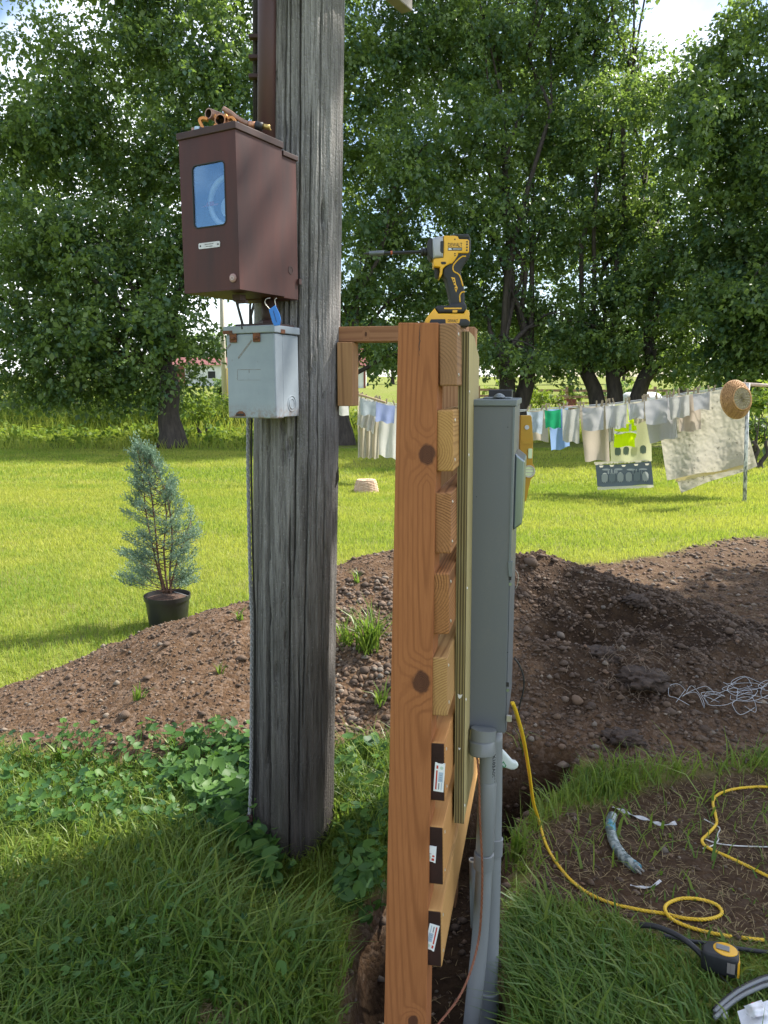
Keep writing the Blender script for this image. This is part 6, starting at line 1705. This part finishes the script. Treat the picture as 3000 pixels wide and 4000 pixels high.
# ------------------------------------------------------------------ baskets
m_wick = plain('wicker', (.52, .30, .13), (.30, .16, .07), 40, rough=.7, bmp=.004)
m_wick2 = plain('pale_wicker', (.72, .55, .40), (.48, .30, .20), 30, rough=.75, bmp=.003)
m_wbase = plain('wicker_base', (.36, .30, .19), (.22, .18, .11), 40, rough=.8)
def basket(name, label, o, ax, ay, az, r0, r1, h, oval, mat, mb_, ribs=36):
    t = thing(name, label, 'basket', o)
    prof = [(r0 + (r1 - r0) * (i / 20) ** .85, h * i / 20) for i in range(21)]
    def fn(i, k, a): return .010 * math.sin(a * ribs / 2 + (i % 2) * PI) + .004 * math.sin(i * 2.1)
    obj('wall', lathe(prof, ribs * 4, o, ax * oval, ay, az, fn), mat, t, smooth=True)
    obj('rim', tube([o + ax * oval * math.cos(k * PI / 32) * r1 + ay * math.sin(k * PI / 32) * r1 + az * h for k in range(64)], .014, 8, closed=True), mat, t, smooth=True)
    def fb(i, k, a): return 0
    n = 60; vs_, fs = [o - az * .004], []
    rings = 6
    for j in range(1, rings + 1):
        for k in range(n):
            a = 2 * PI * k / n; rr_ = r0 * .97 * j / rings
            vs_.append(o + ax * oval * math.cos(a) * rr_ + ay * math.sin(a) * rr_ - az * (.004 + .007 * (k % 3 == 0) + .004 * (j % 2)))
    fs += [(0, 1 + (k + 1) % n, 1 + k) for k in range(n)]
    for j in range(rings - 1):
        for k in range(n): fs.append((1 + j * n + k, 1 + j * n + (k + 1) % n, 1 + (j + 1) * n + (k + 1) % n, 1 + (j + 1) * n + k))
    b = obj('base', (vs_, fs), mb_, t)
    obj('base_rim', tube([o + ax * oval * math.cos(k * PI / 24) * r0 + ay * math.sin(k * PI / 24) * r0 - az * .004 for k in range(48)], .01, 6, closed=True), mat, t, smooth=True)
    for j in range(8):
        zz = h * (j + 1) / 9; rr2 = r0 + (r1 - r0) * ((j + 1) / 9) ** .85 + .009
        obj('weave_band', tube([o + ax * oval * math.cos(k * PI / 36) * (rr2 + .006 * math.sin(k * ribs / 4 + j * PI)) + ay * math.sin(k * PI / 36) * (rr2 + .006 * math.sin(k * ribs / 4 + j * PI)) + az * zz for k in range(72)], .007, 5, closed=True), mat, t, smooth=True)
    return t
Dbk = 10.62
o_ = P(2898, 1557, Dbk); az_ = V((-.22, 1, -.12)).normalized(); ax_ = az_.cross(V((-.25, 0, 1))).normalized(); ay_ = ax_.cross(az_)
basket('wicker_basket', 'round wicker basket hung bottom-out on the clothes pole', o_, -ax_, ay_, az_, .155, .262, .13, .88, m_wick, m_wbase)
gb2_ = GT(1430, 1921); ob_ = V((gb2_.x, gb2_.y, gb2_.z + 46 * mpp(12.1)))
basket('wicker_basket', 'small pale wicker basket upside down on the lawn', ob_, V((1, 0, 0)), V((0, 1, 0)), V((0, 0, -1)), .135, .178, .18, 1.05, m_wick2, m_wick2, 28)

# ================================================================== POTTED JUNIPER
gp_ = G(653, 2440); Yj = gp_.y
pot_c = V((PY(653, 2320, Yj).x, Yj, h1(gp_.x, gp_.y)))
kj = mpp((pot_c + V((0, 0, .25)) - C0).dot(FW))
m_pot = plain('black_nursery_plastic', (.018, .018, .019), (.025, .025, .026), 12, rough=.42)
jn = thing('potted_juniper', 'blue-green juniper in a black nursery pot standing on the lawn', 'potted plant', pot_c)
zr = PY(653, 2322, Yj).z
hp_ = zr - pot_c.z
obj('pot', lathe([(0, 0), (.125, 0), (.13, .01), (.150, hp_ - .03), (.158, hp_ - .03), (.160, hp_), (.152, hp_), (.148, hp_ - .03), (.0, hp_ - .035)], 40, pot_c), m_pot, jn, auto=True)
obj('potting_soil', lathe([(.147, hp_ - .03), (.08, hp_ - .012), (0, hp_ - .005)], 20, pot_c), plain('bark_compost', (.10, .055, .035), (.04, .025, .018), 60, rough=.95, bmp=.01), jn)
m_stem = plain('juniper_stem', (.16, .085, .055), (.09, .05, .035), 40, rough=.85)
m_jun = foliage('juniper_needle', (.075, .14, .095), (.24, .335, .245), (.16, .30, .16), .25, .6, .3)
def JP(u, v, dy=0): return PY(u, v, Yj + dy)
gs = []; twigs = []
stems = [[(668, 2318), (664, 2230), (672, 2100), (662, 1990), (640, 1900), (600, 1830), (553, 1770)], [(650, 2318), (625, 2230), (612, 2120), (600, 2000), (585, 1900), (565, 1820), (545, 1745)], [(640, 2318), (600, 2150), (570, 2000), (560, 1880), (548, 1800)], [(660, 2318), (690, 2200), (720, 2110), (745, 2030)], [(655, 2318), (640, 2150), (650, 2020), (640, 1930), (628, 1860)]]
edge = lambda v: (float(np.interp(v, [1740, 1800, 1850, 1900, 2000, 2060, 2090, 2200, 2300], [540, 500, 508, 515, 500, 460, 470, 480, 470])), float(np.interp(v, [1740, 1800, 1850, 1900, 2000, 2060, 2090, 2200, 2300], [552, 590, 632, 685, 725, 780, 775, 765, 760])))
for si, st in enumerate(stems):
    pth = smooth_path([JP(u, v, random.uniform(-.03, .03)) for u, v in st], 5)
    gs.append(tube(pth, [.008 - .0062 * i / (len(pth) - 1) for i in range(len(pth))], 6))
for k in range(150):
    v = 1752 + 548 * random.random() ** .95
    st = random.choice(stems if v > 2000 else [stems[0], stems[1], stems[2], stems[4]])
    vv = [q[1] for q in st]; uu = [q[0] for q in st]
    u0 = float(np.interp(-v, [-q for q in vv], uu))
    v0 = min(2310, max(vv[-1], v + random.uniform(10, 60)))
    e = edge(v); s = random.choice((-1, 1))
    lim = e[0] if s < 0 else e[1]
    u1 = u0 + (lim - u0) * random.uniform(.35, 1.0)
    a = JP(u0, v0); rad = abs(u1 - u0) * kj
    dy = random.uniform(-1, 1) * max(.05, .16 * min(1, (v - 1700) / 300))
    b = JP(u1, v - random.uniform(0, 30), dy)
    m_ = a.lerp(b, .5) + V((0, 0, -.015))
    pth = smooth_path([a, m_, b], 4)
    gs.append(tube(pth, [.0028 - .0018 * i / 8 for i in range(9)], 5))
    twigs.append((pth, b - a))
obj('stems', join(*gs), m_stem, jn, smooth=True)
bs, dr_ = [], []
for pth, d in twigs:
    L = d.length; dn = d.normalized()
    for j in range(max(8, int(L * 125))):
        t = random.random() ** .6
        p = pth[0].lerp(pth[-1], .3 + .75 * t) + V((random.gauss(0, .012), random.gauss(0, .012), random.gauss(0, .010)))
        dd = (dn * .8 + V((random.gauss(0, .4), random.gauss(0, .45), random.uniform(.05, .9)))).normalized()
        bs.append(p); dr_.append(dd)
bs, dr_ = np.array([tuple(p) for p in bs]), np.array([tuple(p) for p in dr_])
n = len(bs); NS = 7
B = np.repeat(bs, NS, 0); Dd = np.repeat(dr_, NS, 0)
t = np.tile(np.linspace(0, 1, NS), n)
sl = RNG.uniform(.035, .06, n).repeat(NS)
B = B + Dd * (t * sl)[:, None]
nd_ = Dd * .9 + RNG.normal(0, .55, B.shape); nd_ /= np.linalg.norm(nd_, axis=1, keepdims=True)
sd = np.cross(nd_, RNG.normal(0, 1, B.shape)); sd /= np.linalg.norm(sd, axis=1, keepdims=True)
l = RNG.uniform(.010, .02, len(B))[:, None]; w = .0034
vj = np.stack([B, B + nd_ * l * .5 + sd * w, B + nd_ * l, B + nd_ * l * .5 - sd * w], 1).reshape(-1, 3)
o4 = np.arange(len(B)) * 4
fj = np.concatenate([np.stack([o4, o4 + 1, o4 + 2], 1), np.stack([o4, o4 + 2, o4 + 3], 1)])
obj('foliage', (vj, fj), m_jun, jn, attrs={'tint': np.repeat(np.clip(RNG.normal(.5, .25, n).repeat(NS) + .25 * t, 0, 1), 4)})
obj('plant_tie', tube(smooth_path([JP(680, 2312, -.04), JP(705, 2318, -.06), JP(735, 2328, -.05)], 4), .002, 5), m_alu, jn)

# ================================================================== THINGS LYING ON THE GROUND
m_rope = plain('yellow_poly_rope', (.78, .52, .03), (.70, .44, .02), 90, rough=.45)
def rope_geo(pts, r=.0056, pitch=.034):
    path = resample(smooth_path(pts, 14), .0042)
    gs = []
    nrm = None; fr_ = []
    for i, p in enumerate(path):
        t = (path[min(i + 1, len(path) - 1)] - path[max(i - 1, 0)]).normalized()
        if nrm is None: nrm = t.orthogonal().normalized()
        nrm = (nrm - t * nrm.dot(t)).normalized(); fr_.append((nrm, t.cross(nrm)))
    for s in range(3):
        hp = [p + (f[0] * math.cos(a) + f[1] * math.sin(a)) * r * .52 for p, f, a in ((path[i], fr_[i], i * .0042 / pitch * 2 * PI + s * 2.094) for i in range(len(path)))]
        gs.append(tube(hp, r * .56, 6))
    return join(*gs)
gr_ = lambda u, v, up=.007: GT(u, v) + V((0, 0, up))
RA = [P(2001, 2745, 2.05), P(2018, 2790, 2.12), P(2045, 2890, 2.32), P(2066, 3010, 2.55), P(2083, 3130, 2.74), gr_(2100, 3220, .03), gr_(2135, 3310), gr_(2190, 3400), gr_(2265, 3475), gr_(2370, 3530), gr_(2500, 3562), gr_(2592, 3576),
      gr_(2660, 3592), gr_(2740, 3600), gr_(2800, 3590), gr_(2820, 3570), gr_(2795, 3540), gr_(2730, 3520), gr_(2660, 3518), gr_(2610, 3540, .01), gr_(2597, 3575, .02), gr_(2625, 3602, .01), gr_(2700, 3632), gr_(2790, 3655), gr_(2862, 3667)]
tag(obj('yellow_rope', rope_geo(RA), m_rope, smooth=True, base=tuple(gr_(2600, 3580, 0))), 'yellow twisted rope from the meter cabinet across the dirt with a loop', 'rope')
tag(obj('yellow_rope', rope_geo([gr_(2897, 3671), gr_(2940, 3676), gr_(2984, 3681)]), m_rope, smooth=True), 'short cut piece of yellow rope right of the loop end', 'rope')
RB = [gr_(3150, 3090), gr_(3000, 3080), gr_(2930, 3081), gr_(2860, 3090), gr_(2805, 3110), gr_(2785, 3140), gr_(2795, 3190), gr_(2798, 3225), gr_(2765, 3265), gr_(2742, 3290), gr_(2765, 3318), gr_(2840, 3352), gr_(2930, 3395), gr_(3010, 3435), gr_(3120, 3480)]
tag(obj('yellow_rope', rope_geo(RB), m_rope, smooth=True), 'yellow rope bending back at the right edge of the picture', 'rope')
# tape-wrapped cable piece
m_foil, fnt, fb_ = new_mat('blue_grey_wrapped_tape')
oc = ocoord(fnt)
nn = noise(fnt, oc, 45, 5); n3 = noise(fnt, oc, 16, 3)
colf = mixc(fnt, rng(fnt, nn, .42, .6), (.07, .10, .10), (.34, .38, .36))
colf = mixc(fnt, rng(fnt, n3, .56, .62, 0, .8), colf, (.05, .26, .36))
fnt.links.new(colf, fb_.inputs['Base Color']); fb_.inputs['Roughness'].default_value = .3
wpth = smooth_path([gr_(u, v, .016) for u, v in ((2393, 3200), (2384, 3230), (2390, 3280), (2405, 3320), (2432, 3360), (2462, 3388), (2488, 3408))], 12)
rs2 = [(.017 + .0022 * abs(math.sin(i * .62)) + random.uniform(-.0008, .0008)) for i in range(len(wpth))]
wc = thing('cable_piece', 'short piece of cable wrapped in blue-grey tape lying on the dirt', 'cable', gr_(2430, 3330, 0))
obj('wrapping', tube(wpth, rs2, 14), m_foil, wc, smooth=True)
for k in range(4):
    a = 2 * PI * k / 4
    e = wpth[-1]; d = (wpth[-1] - wpth[-4]).normalized()
    obj('strand_end', tube([e - d * .01 + V((math.cos(a), 0, math.sin(a))) * .008, e + d * random.uniform(.012, .025) + V((math.cos(a), 0, math.sin(a))) * .009], .0035, 6), m_alu, wc)
def ribbon(name, label, px, w, mat, cat='strip', up=.006):
    pts = smooth_path([gr_(u, v, up) for u, v in px], 8)
    vs_, fs = [], []
    for i, p in enumerate(pts):
        t = (pts[min(i + 1, len(pts) - 1)] - pts[max(i - 1, 0)]).normalized()
        sd_ = t.cross(V((0, 0, 1))).normalized()
        tw_ = .5 * math.sin(i * .5)
        s_ = sd_ * math.cos(tw_) + V((0, 0, 1)) * math.sin(tw_)
        for (a, b) in ((-1, 0), (1, 0), (1, .3), (-1, .3)): vs_.append(p + s_ * a * w / 2 + V((0, 0, .004)) * b)
    for i in range(len(pts) - 1):
        for k in range(4): fs.append((i * 4 + k, i * 4 + (k + 1) % 4, i * 4 + 4 + (k + 1) % 4, i * 4 + 4 + k))
    return tag(obj(name, (vs_, fs), mat), label, cat)
m_strip = plain('grey_paper_strip', (.55, .55, .55), (.42, .42, .43), 50, rough=.6)
ribbon('paper_strip', 'crumpled grey strip lying behind the taped cable piece', [(2393, 3158), (2430, 3172), (2470, 3190), (2520, 3205), (2560, 3220), (2600, 3228), (2640, 3220)], .016, m_strip)
ribbon('paper_strip', 'small pale strip on the dirt in front of the taped cable piece', [(2462, 3464), (2500, 3472), (2545, 3470), (2580, 3446)], .009, m_strip)
m_str = plain('white_string', (.72, .71, .68), rough=.7)
tag(obj('string', tube(smooth_path([gr_(u, v, .004) for u, v in ((2750, 3203), (2790, 3225), (2812, 3240), (2802, 3265), (2806, 3285), (2780, 3308), (2745, 3318))], 6), .0022, 6), m_str, smooth=True), 'curled white string crossing the yellow rope at the right', 'string')
tag(obj('string', tube(smooth_path([gr_(u, v, .004) for u, v in ((2755, 3282), (2800, 3298), (2880, 3308), (3000, 3312), (3080, 3315))], 6), .0022, 6), m_str, smooth=True), 'straight white string running to the right edge', 'string')
# tangle of white wire
random.seed(77)
loops = []
tg_pts = [[(2690, 2790), (2640, 2750), (2612, 2735), (2615, 2700), (2650, 2690), (2675, 2712), (2672, 2730), (2640, 2750)], [(2750, 2785), (2720, 2740), (2680, 2726), (2665, 2740), (2690, 2720), (2740, 2692), (2765, 2700), (2790, 2730)], [(2750, 2785), (2742, 2740), (2700, 2715), (2678, 2722)]]
for k in range(13):
    cu, cv = random.gauss(2890, 85), random.gauss(2735, 30)
    n_ = random.randint(5, 8); a0 = random.uniform(0, 6.28); ru, rv = random.uniform(30, 95), random.uniform(12, 34)
    tg_pts.append([(cu + ru * math.cos(a0 + j * 1.0) * random.uniform(.7, 1.2), cv + rv * math.sin(a0 + j * 1.0) * random.uniform(.6, 1.2)) for j in range(n_)])
gs = []
for px in tg_pts:
    pts = [gr_(u, v, random.uniform(.004, .05)) for u, v in px]
    gs.append(tube(smooth_path(pts, 6), .0011, 5))
tag(obj('wire_tangle', join(*gs), plain('white_insulated_wire', (.5, .52, .54), (.38, .40, .43), 30, rough=.4), smooth=True), 'loose tangle of thin white wire on the edge of the grass', 'wire')
# tape measure
tm_p = GT(2815, 3800)
tmx = thing('tape_measure', 'yellow and black tape measure lying in the grass', 'tape measure', tm_p)
Mt = frame(tm_p + V((0, 0, .015)), V((.93, -.36, 0)), V((.36, .93, 0)), Zv) @ Matrix.Rotation(math.radians(-5), 4, 'X')
kb = .088
tb = [(-.62, -.30), (-.45, -.42), (.30, -.46), (.46, -.42), (.50, -.20), (.50, .30), (.36, .44), (-.1, .46), (-.45, .30), (-.62, .02)]
zz_ = lambda pts, z0, z1, b: prism([(x * kb, y * kb) for x, y in pts], z1 - z0, (0, 0, z0), (1, 0, 0), (0, 1, 0), (0, 0, 1), b=b, seg=3)
obj('case', zz_(tb, 0, .058, .008), m_db, tmx, M=Mt, auto=True)
ty = obj('top_plate', zz_([(x * .37 + .09, y * .36) for x, y in circ(1, 24)], .052, .0605, .002), m_dy, tmx, M=Mt, auto=True)
obj('edge_band', zz_([(.44, -.43), (.512, -.40), (.515, .25), (.46, .30)], .004, .05, .001), m_dy, tmx, M=Mt)
obj('belt_clip', zz_([(-.2, -.12), (.2, -.16), (.22, .1), (-.18, .14)], .0605, .0645, .001), plain('steel_clip', (.28, .28, .28), rough=.35, metal=.8), tmx, M=Mt)
obj('vent_slot', join(box((.3 * kb, -.452 * kb, .03), (.006, .0012, .015)), box((.18 * kb, -.452 * kb, .03), (.004, .0012, .015))), m_greywood, tmx, M=Mt)
# black cables
def cable(label, px, r, up=.012, name='black_cable', m=None, cat='cable'):
    return tag(obj(name, tube(smooth_path([gr_(u, v, up) if len(q) < 3 else gr_(u, v, q[2]) for q in px for u, v in [q[:2]]], 8), r, 10), m or m_black, smooth=True), label, cat)
cable('stiff black cable slanting through the grass to the tape measure', [(2500, 3648, .03), (2560, 3672, .045), (2640, 3712, .05), (2700, 3748, .045), (2745, 3775, .03)], .0085)
cable('thin dark cable passing behind the tape measure to the right edge', [(2590, 3668), (2680, 3688), (2780, 3702), (2860, 3716), (2930, 3726), (3010, 3736), (3100, 3746)], .0065)
cable('thin black wire running down through the grass past the tape measure', [(2735, 3755, .05), (2770, 3790, .03), (2805, 3828, .02), (2840, 3864, .02), (2880, 3912, .02)], .0018)
# coil with white wrapper
cl_ = thing('cable_coil', 'grey and black coiled cable in the bottom right corner', 'cable', gr_(2960, 3960, 0))
for k, (off, m_, r_) in enumerate(((0, m_black, .007), (14, m_pvc, .0055), (26, m_black, .008), (40, m_pvc, .0055))):
    pts = [gr_(u, v + off, .03 + .006 * (k % 2)) for u, v in ((2788, 3985), (2830, 3945), (2885, 3903), (2945, 3872), (3000, 3852), (3100, 3835))]
    obj('turn', tube(smooth_path(pts, 8), r_, 10), m_, cl_, smooth=True)
wrp = thing('wrapper', 'white printed plastic wrapper tucked under the coiled cable', 'wrapper', gr_(2960, 3980, 0))
def wrap_grid(cs, up, m, name):
    vs_, fs = [], []; n = 12
    for j in range(n + 1):
        for i in range(n + 1):
            s, t = i / n, j / n
            a = [cs[0][k] + (cs[1][k] - cs[0][k]) * s for k in (0, 1)]; b = [cs[3][k] + (cs[2][k] - cs[3][k]) * s for k in (0, 1)]
            u, v = a[0] + (b[0] - a[0]) * t, a[1] + (b[1] - a[1]) * t
            q = G(u, v, up + .012 * mnoise.noise(V((s * 3, t * 3, 1.3))) + .02 * math.sin(s * 2.5))
            vs_.append(q)
    for j in range(n):
        for i in range(n): k = j * (n + 1) + i; fs.append((k, k + 1, k + n + 2, k + n + 1))
    return obj(name, (vs_, fs), m, wrp, smooth=True)
m_wrap = plain('white_wrapper_film', (.72, .74, .77), (.62, .64, .68), 14, rough=.35)
wrap_grid([(2880, 3950), (3060, 3885), (3110, 4040), (2920, 4090)], .045, m_wrap, 'film')
wrap_grid([(2905, 3930), (2975, 3905), (3000, 3965), (2935, 3975)], .062, plain('white_card', (.8, .8, .82)), 'card')
m_rp = plain('red_print_ink', (.75, .04, .10), rough=.5)
for (u, v, du, dv, w) in ((2921, 3924, 26, 26, 8), (2934, 3918, 30, 30, 9), (2948, 3930, 16, 16, 6)):
    q = [G(u, v, .068), G(u + w, v - w * .4, .068), G(u + w + du, v + dv - w * .4, .068), G(u + du, v + dv, .068)]
    obj('red_print', (q, [(0, 1, 2, 3)]), m_rp, wrp)
pb_c = GT(2825, 3985)
tag(obj('pebble_cap', lathe([(0, 0), (.011, .003), (.013, .012), (.009, .02), (0, .023)], 14, pb_c + V((0, 0, .005))), m_tag, smooth=True), 'small white plastic cap in the grass under the coiled cable', 'cap')
